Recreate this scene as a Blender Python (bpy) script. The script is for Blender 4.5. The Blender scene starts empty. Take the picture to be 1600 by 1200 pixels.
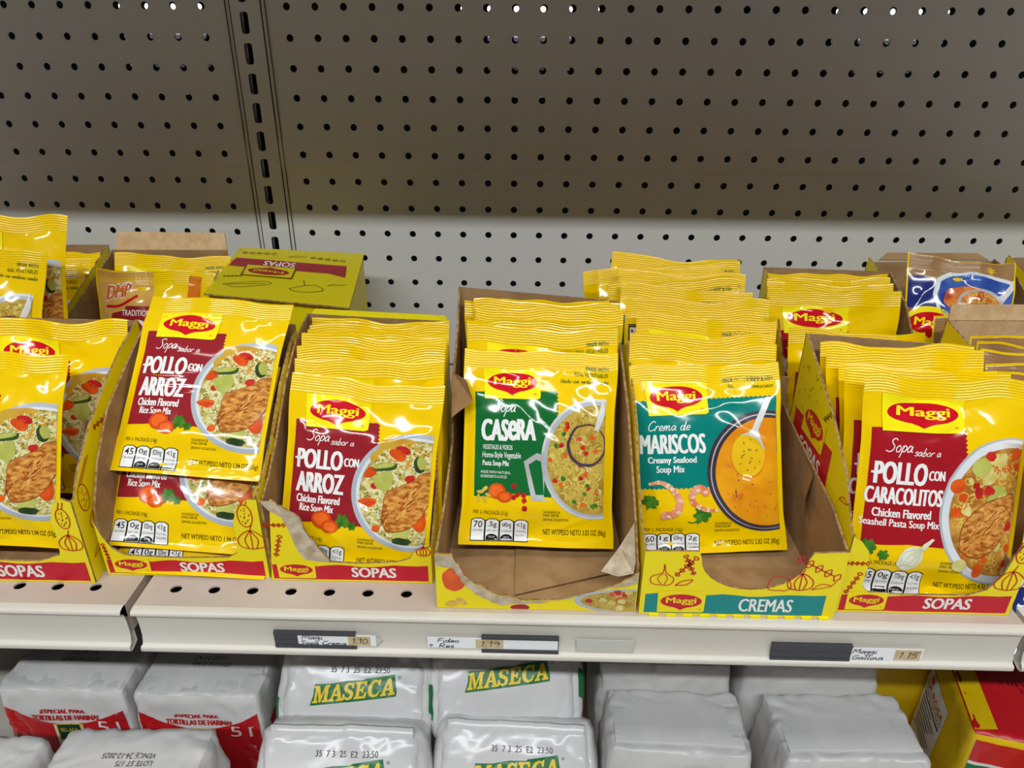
import bpy, math, random
import numpy as np
from mathutils import Matrix, Vector, noise
from mathutils.geometry import tessellate_polygon

# ------------------------------------------------------------------ units: the scene is laid out in inches
U = 0.0254
SC = bpy.context.scene
COL = SC.collection
random.seed(7)

# ------------------------------------------------------------------ camera
cam_d = bpy.data.cameras.new('camera')
cam = bpy.data.objects.new('camera', cam_d)
COL.objects.link(cam)
cam_d.sensor_fit = 'HORIZONTAL'
cam_d.sensor_width = 36.0
cam_d.lens = 1147.224 / 1600 * 36.0
cam_d.clip_start = 0.01
cam_d.clip_end = 50
RGT = Vector((0.99971685, 0.0227808, 0.00687488))
DWN = Vector((0.01628253, -0.4442159, -0.8957718))
FWD = Vector((-0.01735247, 0.8956301, -0.44446105))
cm = Matrix((RGT, -DWN, -FWD)).transposed().to_4x4()
cm.translation = Vector((8.53473641, -28.6147913, -0.360895585)) * U
cam.matrix_world = cm
SC.camera = cam

# ------------------------------------------------------------------ world, lamps, exposure
world = bpy.data.worlds.new('store_world')
SC.world = world
world.use_nodes = True
world.node_tree.nodes['Background'].inputs[0].default_value = (1.0, 0.92, 0.84, 1)
world.node_tree.nodes['Background'].inputs[1].default_value = 0.115


def area(name, loc, target, sx, sy, power, color=(1, 1, 1)):
    l = bpy.data.lights.new(name, 'AREA')
    l.shape = 'RECTANGLE'
    l.size, l.size_y = sx * U, sy * U
    l.energy = power
    l.color = color
    o = bpy.data.objects.new(name, l)
    COL.objects.link(o)
    o.location = Vector(loc) * U
    o.rotation_euler = (Vector(target) - Vector(loc)).to_track_quat('-Z', 'Y').to_euler()
    return o


area('aisle_tube_light', (9, -75, 58), (9, -8, -10), 150, 2.2, 58, (0.93, 0.985, 1.0))
area('near_tube_light', (12, -32, 74), (9, -14, -10), 110, 2.5, 18, (1.0, 0.985, 0.95))
area('next_aisle_light', (8, 40, 45), (8, 60, -2), 140, 14, 330, (1, 1, 1))

SC.view_settings.view_transform = 'Standard'
SC.view_settings.look = 'None'
SC.view_settings.gamma = 1
SC.view_settings.use_curve_mapping = False
SC.view_settings.exposure = 0.0


# ------------------------------------------------------------------ materials
def lin(c):
    return tuple(((x / 255) / 12.92 if x / 255 <= 0.04045 else ((x / 255 + 0.055) / 1.055) ** 2.4) for x in c) + (1,)


MATS = {}


def mat(name, rgb, rough=0.5, spec=0.5, metal=0.0, rgb2=None, nscale=40, bump=0.0, bscale=60, coat=0.0, lo=0.4, hi=0.6, detail=4, stretch=None):
    m = bpy.data.materials.new(name)
    m.use_nodes = True
    nt = m.node_tree
    b = nt.nodes['Principled BSDF']
    b.inputs['Base Color'].default_value = lin(rgb)
    b.inputs['Roughness'].default_value = rough
    b.inputs['Specular IOR Level'].default_value = spec
    b.inputs['Metallic'].default_value = metal
    b.inputs['Coat Weight'].default_value = coat
    b.inputs['Coat Roughness'].default_value = 0.12
    tc = None
    if rgb2 or bump:
        tc = nt.nodes.new('ShaderNodeTexCoord')
        src = tc.outputs['Object']
        if stretch:
            mp = nt.nodes.new('ShaderNodeMapping')
            mp.inputs['Scale'].default_value = stretch
            nt.links.new(src, mp.inputs['Vector'])
            src = mp.outputs['Vector']
    if rgb2:
        n = nt.nodes.new('ShaderNodeTexNoise')
        n.inputs['Scale'].default_value = nscale
        n.inputs['Detail'].default_value = detail
        r = nt.nodes.new('ShaderNodeValToRGB')
        r.color_ramp.elements[0].position = lo
        r.color_ramp.elements[1].position = hi
        r.color_ramp.elements[0].color = lin(rgb)
        r.color_ramp.elements[1].color = lin(rgb2)
        nt.links.new(src, n.inputs['Vector'])
        nt.links.new(n.outputs['Fac'], r.inputs['Fac'])
        nt.links.new(r.outputs['Color'], b.inputs['Base Color'])
    if bump:
        n2 = nt.nodes.new('ShaderNodeTexNoise')
        n2.inputs['Scale'].default_value = bscale
        n2.inputs['Detail'].default_value = 3
        bp = nt.nodes.new('ShaderNodeBump')
        bp.inputs['Strength'].default_value = bump
        bp.inputs['Distance'].default_value = 0.002
        nt.links.new(src, n2.inputs['Vector'])
        nt.links.new(n2.outputs['Fac'], bp.inputs['Height'])
        nt.links.new(bp.outputs['Normal'], b.inputs['Normal'])
    MATS[name] = m
    return m


G = dict(rough=0.12, spec=0.5, bump=0.05, bscale=60)                       # glossy printed film
mat('film_yellow', (244, 202, 0), rough=0.11, bump=0.07, bscale=75)
mat('film_bright_yellow', (252, 236, 20), **G)
mat('film_red', (205, 12, 35), **G)
mat('film_maroon', (150, 32, 42), **G)
mat('film_crimson', (165, 22, 34), **G)
mat('film_green', (18, 105, 48), **G)
mat('film_teal', (0, 128, 118), **G)
mat('film_white', (240, 240, 238), **G)
mat('film_black', (30, 28, 25), **G)
mat('film_ink', (58, 50, 10), **G)
mat('film_ink_green', (70, 95, 10), **G)
mat('film_blue', (35, 62, 150), rgb2=(70, 110, 190), nscale=30, **G)
mat('film_navy', (32, 45, 120), **G)
mat('film_brown', (150, 112, 72), rgb2=(165, 128, 85), nscale=30, **G)
mat('film_orange', (228, 140, 40), rgb2=(215, 110, 25), nscale=25, **G)
mat('film_peach', (225, 180, 90), rgb2=(205, 150, 80), nscale=25, **G)
mat('bowl_rim', (165, 172, 182), rgb2=(190, 195, 202), nscale=12, **G)
mat('bowl_rim_light', (205, 212, 220), rgb2=(232, 235, 238), nscale=10, **G)
mat('bowl_dark', (62, 48, 58), rgb2=(78, 66, 80), nscale=20, **G)
mat('steel_print', (175, 175, 175), rgb2=(225, 225, 225), nscale=25, **G)
mat('rice_soup', (158, 140, 62), rgb2=(226, 208, 132), nscale=260, **G)
mat('rice_broth', (205, 165, 60), rgb2=(200, 130, 35), nscale=50, **G)
mat('rice_grain', (226, 222, 172), **G)
mat('rice_grain_shade', (190, 182, 110), **G)
mat('herb_fleck', (80, 95, 30), **G)
mat('carrot', (235, 100, 30), rgb2=(215, 75, 22), nscale=80, **G)
mat('carrot_inner', (245, 125, 45), rgb2=(238, 105, 35), nscale=80, **G)
mat('zucchini_skin', (42, 62, 32), rgb2=(60, 85, 40), nscale=80, **G)
mat('zucchini', (190, 192, 98), rgb2=(165, 170, 70), nscale=50, **G)
mat('chicken', (165, 85, 26), rgb2=(234, 172, 84), nscale=210, lo=0.38, hi=0.66, detail=6, stretch=(1, 1, 2.2), **G)
mat('chicken_dark', (130, 56, 18), rgb2=(172, 92, 34), nscale=140, **G)
mat('chicken_light', (236, 178, 92), rgb2=(215, 140, 60), nscale=200, **G)
mat('pasta', (230, 195, 90), rgb2=(205, 150, 50), nscale=140, **G)
mat('pasta_soup', (170, 105, 40), rgb2=(205, 150, 70), nscale=110, **G)
mat('noodle', (222, 205, 110), rgb2=(200, 175, 75), nscale=150, **G)
mat('noodle_soup', (165, 130, 45), rgb2=(195, 165, 70), nscale=150, **G)
mat('tomato_bit', (205, 45, 35), rgb2=(180, 30, 35), nscale=80, **G)
mat('potato', (225, 215, 140), rgb2=(205, 190, 100), nscale=80, **G)
mat('cream_soup', (238, 165, 25), rgb2=(225, 140, 20), nscale=30, **G)
mat('cream_spoon', (240, 200, 30), rgb2=(232, 185, 22), nscale=40, **G)
mat('parsley', (45, 105, 28), rgb2=(75, 135, 40), nscale=150, **G)
mat('shrimp', (235, 165, 130), rgb2=(225, 120, 85), nscale=110, **G)
mat('shrimp_pale', (240, 222, 195), rgb2=(235, 195, 165), nscale=90, **G)
mat('onion', (235, 232, 215), rgb2=(215, 215, 185), nscale=60, **G)
mat('onion_line', (190, 185, 150), **G)
mat('red_soup', (190, 70, 25), rgb2=(225, 140, 60), nscale=90, **G)

mat('card_yellow', (244, 222, 12), 0.42, 0.4)
mat('card_yellow_shaded', (222, 205, 10), 0.42, 0.4)  # carton yellow darkened: shade at the back of the shelf put into the colour
mat('card_red', (200, 22, 45), 0.42, 0.4)
mat('card_maroon', (165, 35, 50), 0.42, 0.4)
mat('card_teal', (10, 135, 135), 0.42, 0.4)
mat('card_line', (196, 52, 10), 0.5, 0.3)
mat('card_ink', (120, 90, 10), 0.5, 0.3)
mat('card_white', (240, 238, 232), 0.45, 0.4)
mat('cardboard', (150, 116, 76), 0.8, 0.2, rgb2=(164, 130, 90), nscale=60, bump=0.15, bscale=160)
mat('cardboard_light', (196, 162, 118), 0.8, 0.2, rgb2=(208, 176, 134), nscale=120, bump=0.1, bscale=200)
mat('cardboard_edge', (172, 140, 98), 0.85, 0.15, rgb2=(130, 98, 60), nscale=300)
mat('torn_paper', (205, 190, 166), 0.85, 0.15, rgb2=(178, 158, 130), nscale=110, bump=0.4, bscale=200)
mat('card_crease', (105, 78, 48), 0.85, 0.15)

mat('panel_steel', (192, 190, 188), 0.45, 0.4, rgb2=(196, 194, 192), nscale=4)
mat('panel_seam', (70, 64, 56), 0.6, 0.3)
mat('panel_dark', (28, 28, 32), 0.7, 0.2)
mat('shelf_steel', (205, 198, 186), 0.38, 0.45, rgb2=(212, 206, 196), nscale=9, lo=0.3, hi=0.7)
mat('shelf_dirty', (184, 168, 156), 0.45, 0.4, rgb2=(196, 184, 172), nscale=14, lo=0.3, hi=0.7)
mat('grime', (150, 132, 105), 0.6, 0.3)
mat('dark_gap', (18, 18, 20), 0.8, 0.1)
mat('plain_wall', (225, 225, 222), 0.8, 0.2)
mat('holder_grey', (62, 62, 68), 0.4, 0.4)
mat('holder_clear', (196, 194, 186), 0.3, 0.5)
mat('paper_white', (238, 238, 240), 0.7, 0.2)
mat('pen_ink', (70, 70, 80), 0.6, 0.2)
mat('tape_beige', (206, 186, 146), 0.55, 0.3, rgb2=(190, 166, 122), nscale=160)

mat('bag_grey', (210, 207, 205), 0.33, 0.5, rgb2=(200, 198, 197), nscale=14, bump=0.05, bscale=60)
mat('bag_silver', (222, 220, 219), 0.22, 0.5, rgb2=(214, 212, 212), nscale=14, bump=0.04, bscale=60)
mat('bag_white', (224, 222, 220), 0.35, 0.5)
mat('bag_red', (200, 28, 34), 0.35, 0.5, rgb2=(188, 22, 32), nscale=12)
mat('bag_orange', (205, 120, 40), 0.35, 0.5)
mat('bag_yellow', (232, 195, 20), 0.35, 0.5, rgb2=(222, 182, 14), nscale=12)
mat('bag_green', (16, 112, 60), 0.35, 0.5)
mat('bag_gold', (240, 205, 30), 0.35, 0.5)
mat('bag_darkgreen', (20, 62, 45), 0.4, 0.4)
mat('code_ink', (75, 75, 80), 0.6, 0.2)


# ------------------------------------------------------------------ mesh builder (inches)
class MB:
    def __init__(self):
        self.v, self.n, self.f, self.m, self.mats, self.c = [], [], [], [], [], 0

    def mi(self, name):
        if name not in self.mats:
            self.mats.append(name)
        return self.mats.index(name)

    def add(self, v, f, mname, n=None):
        v = np.asarray(v, float).reshape(-1, 3)
        self.v.append(v)
        self.n.append(np.zeros_like(v) if n is None else np.asarray(n, float))
        k = self.mi(mname)
        c = self.c
        self.f.extend([tuple(int(i) + c for i in t) for t in f])
        self.m.extend([k] * len(f))
        self.c += len(v)

    def build(self, name, parent=None, origin=(0, 0, 0), smooth=True):
        me = bpy.data.meshes.new(name)
        V = np.concatenate(self.v) if self.v else np.zeros((0, 3))
        N = np.concatenate(self.n) if self.n else V
        V = (V - np.asarray(origin, float)) * U
        me.from_pydata(V.tolist(), [], self.f)
        for mm in self.mats:
            me.materials.append(MATS[mm])
        me.polygons.foreach_set('material_index', self.m)
        me.polygons.foreach_set('use_smooth', [smooth] * len(self.f))
        me.update()
        if smooth and np.abs(N).sum() > 0:
            me.normals_split_custom_set_from_vertices(N.tolist())
        o = bpy.data.objects.new(name, me)
        COL.objects.link(o)
        if parent is None:
            o.location = Vector(origin) * U
        else:
            o.parent = parent
        return o


def box(mb, a, b, m):
    (x0, y0, z0), (x1, y1, z1) = a, b
    v = [(x0, y0, z0), (x1, y0, z0), (x1, y1, z0), (x0, y1, z0), (x0, y0, z1), (x1, y0, z1), (x1, y1, z1), (x0, y1, z1)]
    mb.add(v, [(0, 3, 2, 1), (4, 5, 6, 7), (0, 1, 5, 4), (1, 2, 6, 5), (2, 3, 7, 6), (3, 0, 4, 7)], m)


def tag(o, label, cat, group=None, kind=None):
    o['label'] = label
    o['category'] = cat
    if group:
        o['group'] = group
    if kind:
        o['kind'] = kind
    return o


def thing(name, label, cat, loc=(0, 0, 0), group=None):
    o = bpy.data.objects.new(name, None)
    o.empty_display_size = 0.02
    COL.objects.link(o)
    o.location = Vector(loc) * U
    return tag(o, label, cat, group)


def copy_tree(src):
    r = src.copy()
    COL.objects.link(r)
    for ch in src.children:
        c = ch.copy()
        COL.objects.link(c)
        c.parent = r
    return r


# ------------------------------------------------------------------ lettering
_TX = {}


def text_mesh(s, off=0.0, shear=0.0):
    key = (s, off, shear)
    if key in _TX:
        return _TX[key]
    cu = bpy.data.curves.new('t', 'FONT')
    cu.body = s
    cu.offset = off
    cu.shear = shear
    cu.resolution_u = 3
    cu.fill_mode = 'FRONT'
    o = bpy.data.objects.new('t', cu)
    COL.objects.link(o)
    dg = bpy.context.evaluated_depsgraph_get()
    me = bpy.data.meshes.new_from_object(o.evaluated_get(dg))
    me.calc_loop_triangles()
    V = np.array([v.co[:2] for v in me.vertices]).reshape(-1, 2)
    T = [tuple(t.vertices) for t in me.loop_triangles]
    P = []
    for t in T:
        a, b, c = V[t[0]], V[t[1]], V[t[2]]
        P.append(t if (b[0] - a[0]) * (c[1] - a[1]) - (b[1] - a[1]) * (c[0] - a[0]) > 0 else (t[0], t[2], t[1]))
    bpy.data.objects.remove(o)
    bpy.data.meshes.remove(me)
    bpy.data.curves.remove(cu)
    _TX[key] = (V, P)
    return V, P


def subdiv(V, T, h):
    """bisect the longest edges until every edge is shorter than h"""
    V = [tuple(p) for p in V]
    mids = {}
    out, todo = [], list(T)
    while todo:
        a, b, c = todo.pop()
        pa, pb, pc = V[a], V[b], V[c]
        e = [(pa[0] - pb[0]) ** 2 + (pa[1] - pb[1]) ** 2, (pb[0] - pc[0]) ** 2 + (pb[1] - pc[1]) ** 2, (pc[0] - pa[0]) ** 2 + (pc[1] - pa[1]) ** 2]
        k = e.index(max(e))
        if e[k] <= h * h:
            out.append((a, b, c))
            continue
        i, j, o = ((a, b, c), (b, c, a), (c, a, b))[k]
        key = (min(i, j), max(i, j))
        m = mids.get(key)
        if m is None:
            m = len(V)
            V.append(((V[i][0] + V[j][0]) / 2, (V[i][1] + V[j][1]) / 2))
            mids[key] = m
        todo.append((i, m, o))
        todo.append((m, j, o))
    return np.array(V), out


def smooth_line(pts, n=5):
    pts = [np.array(p, float) for p in pts]
    if len(pts) < 3:
        return pts
    q = [2 * pts[0] - pts[1]] + pts + [2 * pts[-1] - pts[-2]]
    out = []
    for i in range(1, len(q) - 2):
        for k in range(n):
            t = k / n
            a, b, c, d = q[i - 1], q[i], q[i + 1], q[i + 2]
            out.append(0.5 * ((2 * b) + (c - a) * t + (2 * a - 5 * b + 4 * c - d) * t * t + (3 * b - a - 3 * c + d) * t ** 3))
    out.append(pts[-1])
    return out


# hand-lettered alphabet (x height 1)
GL = {
    'S': (1.0, [[(1.0, 1.7), (.7, 1.95), (.3, 1.7), (.4, 1.25), (.7, .85), (.6, .25), (.15, 0), (-.3, .2)]]),
    'C': (1.05, [[(1.0, 1.6), (.75, 1.95), (.3, 1.5), (.1, .7), (.3, .1), (.7, .1), (1.0, .4)]]),
    'H': (1.1, [[(.3, 1.9), (.1, 0)], [(1.0, 1.9), (.75, 0)], [(.05, .9), (1.0, 1.0)]]),
    'M': (1.35, [[(.05, 0), (.3, 1.8), (.6, .6), (1.05, 1.85), (1.15, 0)]]),
    'F': (.9, [[(.95, 1.8), (.25, 1.75), (.1, 0)], [(.2, .95), (.75, 1.0)]]),
    'R': (1.0, [[(.1, 0), (.25, 1.8), (.8, 1.7), (.75, 1.1), (.25, .9), (.9, 0)]]),
    'G': (1.0, [[(.9, 1.5), (.6, 1.8), (.15, 1.2), (.2, .2), (.65, .1), (.85, .7), (.5, .75)]]),
    'o': (.75, [[(.35, .95), (.05, .6), (.15, .1), (.45, .05), (.65, .5), (.5, .9), (.3, .93)]]),
    'p': (.8, [[(.2, .95), (0, -.8)], [(.12, .5), (.4, .97), (.68, .7), (.5, .15), (.12, .1)]]),
    'a': (.8, [[(.6, .8), (.3, .95), (.03, .5), (.15, .05), (.45, .3), (.62, .9), (.56, .2), (.78, .1)]]),
    's': (.6, [[(.55, .85), (.3, .97), (.12, .72), (.45, .4), (.35, .05), (0, .1)]]),
    'b': (.75, [[(.3, 1.9), (.08, .1), (.4, .05), (.63, .5), (.45, .9), (.15, .6)]]),
    'r': (.6, [[(.15, .95), (.05, 0)], [(.1, .5), (.3, .9), (.58, .92)]]),
    'e': (.7, [[(.08, .45), (.6, .6), (.4, .97), (.1, .65), (.15, .1), (.6, .15)]]),
    'm': (1.2, [[(.15, .95), (.05, 0), (.25, .8), (.45, .9), (.42, 0), (.6, .8), (.85, .9), (.85, .1), (1.1, .1)]]),
    'n': (.85, [[(.15, .95), (.05, 0), (.25, .75), (.5, .9), (.52, .1), (.8, .1)]]),
    'd': (.85, [[(.6, .75), (.3, .95), (.05, .5), (.2, .05), (.5, .3), (.75, 1.9), (.6, .15), (.82, .1)]]),
    'c': (.65, [[(.6, .8), (.35, .97), (.05, .5), (.2, .05), (.58, .15)]]),
    'h': (.8, [[(.3, 1.9), (.05, 0), (.25, .75), (.5, .9), (.5, .1), (.75, .1)]]),
    'g': (.75, [[(.6, .85), (.3, .95), (.05, .55), (.2, .2), (.5, .4), (.62, .9), (.5, -.6), (.15, -.75), (.02, -.45)]]),
    'i': (.4, [[(.2, .95), (.12, .1), (.35, .08)], [(.28, 1.35), (.3, 1.45)]]),
    'l': (.4, [[(.3, 1.9), (.1, .15), (.35, .08)]]),
    'v': (.7, [[(.05, .95), (.25, .05), (.65, .95)]]),
    'u': (.8, [[(.1, .95), (.08, .2), (.4, .1), (.6, .9), (.56, .15), (.78, .1)]]),
    't': (.5, [[(.3, 1.5), (.12, .2), (.45, .1)], [(0, 1.0), (.5, 1.02)]]),
    '1': (.5, [[(.1, 1.4), (.35, 1.8), (.25, 0)]]),
    '0': (.85, [[(.45, 1.75), (.1, 1.2), (.15, .2), (.5, .05), (.75, .8), (.6, 1.6), (.4, 1.75)]]),
    '9': (.8, [[(.65, 1.3), (.35, 1.75), (.1, 1.3), (.35, .95), (.68, 1.4), (.5, 0)]]),
    '5': (.8, [[(.75, 1.75), (.25, 1.7), (.15, 1.05), (.55, 1.05), (.6, .3), (.1, .05)]]),
    '.': (.4, [[(.15, .05), (.22, .1)]]),
    ' ': (.55, []),
}


class Canvas:
    """lays flat print (polygons, letters, pen lines) onto a surface; fn maps (N,2) -> points, normals"""
    def __init__(self, mb, fn, h=None, base=0.006, step=0.0022, clip=None):
        self.mb, self.fn, self.h, self.base, self.step, self.clip = mb, fn, h, base, step, clip

    def tri(self, V, T, m, layer):
        V = np.asarray(V, float)
        if self.h:
            V, T = subdiv(V, T, self.h)
        P, N = self.fn(V)
        self.mb.add(P + N * (self.base + self.step * layer), T, m, N)

    def poly(self, pts, m, layer=1):
        if self.clip:
            pts = clip_poly(pts, self.clip)
        if len(pts) < 3:
            return
        T = tessellate_polygon([[Vector((p[0], p[1], 0)) for p in pts]])
        V = np.array([(p[0], p[1]) for p in pts])
        out = []
        for a, b, c in T:
            s = (V[b][0] - V[a][0]) * (V[c][1] - V[a][1]) - (V[b][1] - V[a][1]) * (V[c][0] - V[a][0])
            out.append((a, b, c) if s > 0 else (a, c, b))
        self.tri(V, out, m, layer)

    def rect(self, x0, y0, x1, y1, m, layer=1):
        self.poly([(x0, y0), (x1, y0), (x1, y1), (x0, y1)], m, layer)

    def ell(self, cx, cy, rx, ry, m, layer=1, n=40, rot=0):
        c, s = math.cos(rot), math.sin(rot)
        self.poly([(cx + rx * math.cos(t) * c - ry * math.sin(t) * s, cy + rx * math.cos(t) * s + ry * math.sin(t) * c)
                   for t in (2 * math.pi * k / n for k in range(n))], m, layer)

    def blob(self, cx, cy, rx, ry, m, layer=1, seed=0, jit=0.18, n=14, rot=0):
        r = random.Random(seed)
        c, s = math.cos(rot), math.sin(rot)
        pts = []
        for k in range(n):
            t = 2 * math.pi * k / n
            q = 1 + r.uniform(-jit, jit)
            a, b = rx * q * math.cos(t), ry * q * math.sin(t)
            pts.append((cx + a * c - b * s, cy + a * s + b * c))
        self.poly([tuple(p) for p in smooth_line(pts + [pts[0]], 3)[:-1]], m, layer)

    def text(self, s, x0, y0, x1, y1, m, layer=2, off=0.0, shear=0.0, fat=0.0, slope=0.0, flip=False):
        if 'M' in s and off < .05:
            off, fat = 0.0, max(fat, off * .5)
        V, T = text_mesh(s, off, shear)
        lo, hi = V.min(0), V.max(0)
        Q = (V - lo) / (hi - lo)
        if flip:
            Q = 1 - Q
        W = np.stack([x0 + Q[:, 0] * (x1 - x0), y0 + Q[:, 1] * (y1 - y0)], 1)
        W[:, 1] += slope * (W[:, 0] - x0)
        for k, d in enumerate((0,) if not fat else (0, -fat, fat)):
            self.tri(W + np.array([d, 0]), T, m, layer - .45 * k)

    def stroke(self, pts, w, m, layer=2, smooth=True):
        P = smooth_line(pts) if smooth else [np.array(p, float) for p in pts]
        P = np.array(P)
        d = np.gradient(P, axis=0)
        L = np.linalg.norm(d, axis=1, keepdims=True)
        d = d / np.where(L < 1e-9, 1, L)
        nrm = np.stack([-d[:, 1], d[:, 0]], 1) * w / 2
        V = np.concatenate([P - nrm, P + nrm])
        n = len(P)
        T = []
        for i in range(n - 1):
            T += [(i, i + 1, n + i), (i + 1, n + i + 1, n + i)]
        self.tri(V, T, m, layer)

    def script(self, s, x0, y0, x1, xh, w, m, layer=2, slope=0.0, slant=0.25):
        adv = sum(GL[c][0] for c in s)
        k = (x1 - x0) / adv
        x = 0
        for c in s:
            a, lines = GL[c]
            for ln in lines:
                self.stroke([(x0 + (x + px) * k + py * xh * slant, y0 + py * xh + slope * (x + px) * k) for px, py in ln], w, m, layer)
            x += a


def clip_poly(pts, rc):
    x0, y0, x1, y1 = rc
    for ax, val, sgn in ((0, x0, 1), (0, x1, -1), (1, y0, 1), (1, y1, -1)):
        out = []
        n = len(pts)
        for i in range(n):
            a, b = pts[i], pts[(i + 1) % n]
            ia, ib = sgn * (a[ax] - val) >= 0, sgn * (b[ax] - val) >= 0
            if ia:
                out.append(a)
            if ia != ib:
                t = (val - a[ax]) / (b[ax] - a[ax])
                out.append((a[0] + t * (b[0] - a[0]), a[1] + t * (b[1] - a[1])))
        pts = out
        if not pts:
            break
    return pts


def shield_pts(cx, cy, rx, ry, n=36):
    """the oval badge that comes to a point at the bottom"""
    pts = []
    for k in range(n):
        t = 2 * math.pi * k / n
        x, y = math.cos(t), math.sin(t)
        if y < 0:
            y = y * 0.92
            d = max(0, 1 - abs(x) / 0.30)
            y -= 0.34 * d ** 1.3
        pts.append((cx + rx * x, cy + ry * y))
    return pts


def logo(cv, x0, y0, x1, y1, sq='film_bright_yellow', red='film_red', let='film_bright_yellow', layer=3, frame=None, flip=False):
    if cv.h:
        cv.base = .016
    w, h = x1 - x0, y1 - y0
    if frame:
        cv.rect(x0 - .03 * w, y0 - .05 * h, x1 + .03 * w, y1 + .05 * h, frame, layer)
    cv.poly([(x0 + .02 * w, y0), (x1 - .05 * w, y0 + .01 * h), (x1, y0 + .06 * h), (x1, y1), (x0, y1)], sq, layer + 1)
    cx, cy = (x0 + x1) / 2, y0 + .54 * h
    p = shield_pts(cx, cy, .43 * w, .34 * h)
    if flip:
        p = [(2 * cx - a, y0 + y1 - b) for a, b in p]
        p = p[::1]
    cv.poly(p, red, layer + 2)
    if flip:
        cv.text('Maggi', cx - .31 * w, y0 + .34 * h, cx + .31 * w, y0 + .60 * h, let, layer + 3, off=.02, flip=True)
    else:
        cv.text('Maggi', cx - .31 * w, cy - .17 * h, cx + .31 * w, cy + .19 * h, let, layer + 3, off=.012, fat=.008 * w)
        cv.text('®', x1 - .12 * w, y0 + .14 * h, x1 - .07 * w, y0 + .2 * h, red, layer + 3)


# ------------------------------------------------------------------ soup packet
def smoothstep(x):
    x = np.clip(x, 0, 1)
    return x * x * (3 - 2 * x)


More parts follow.
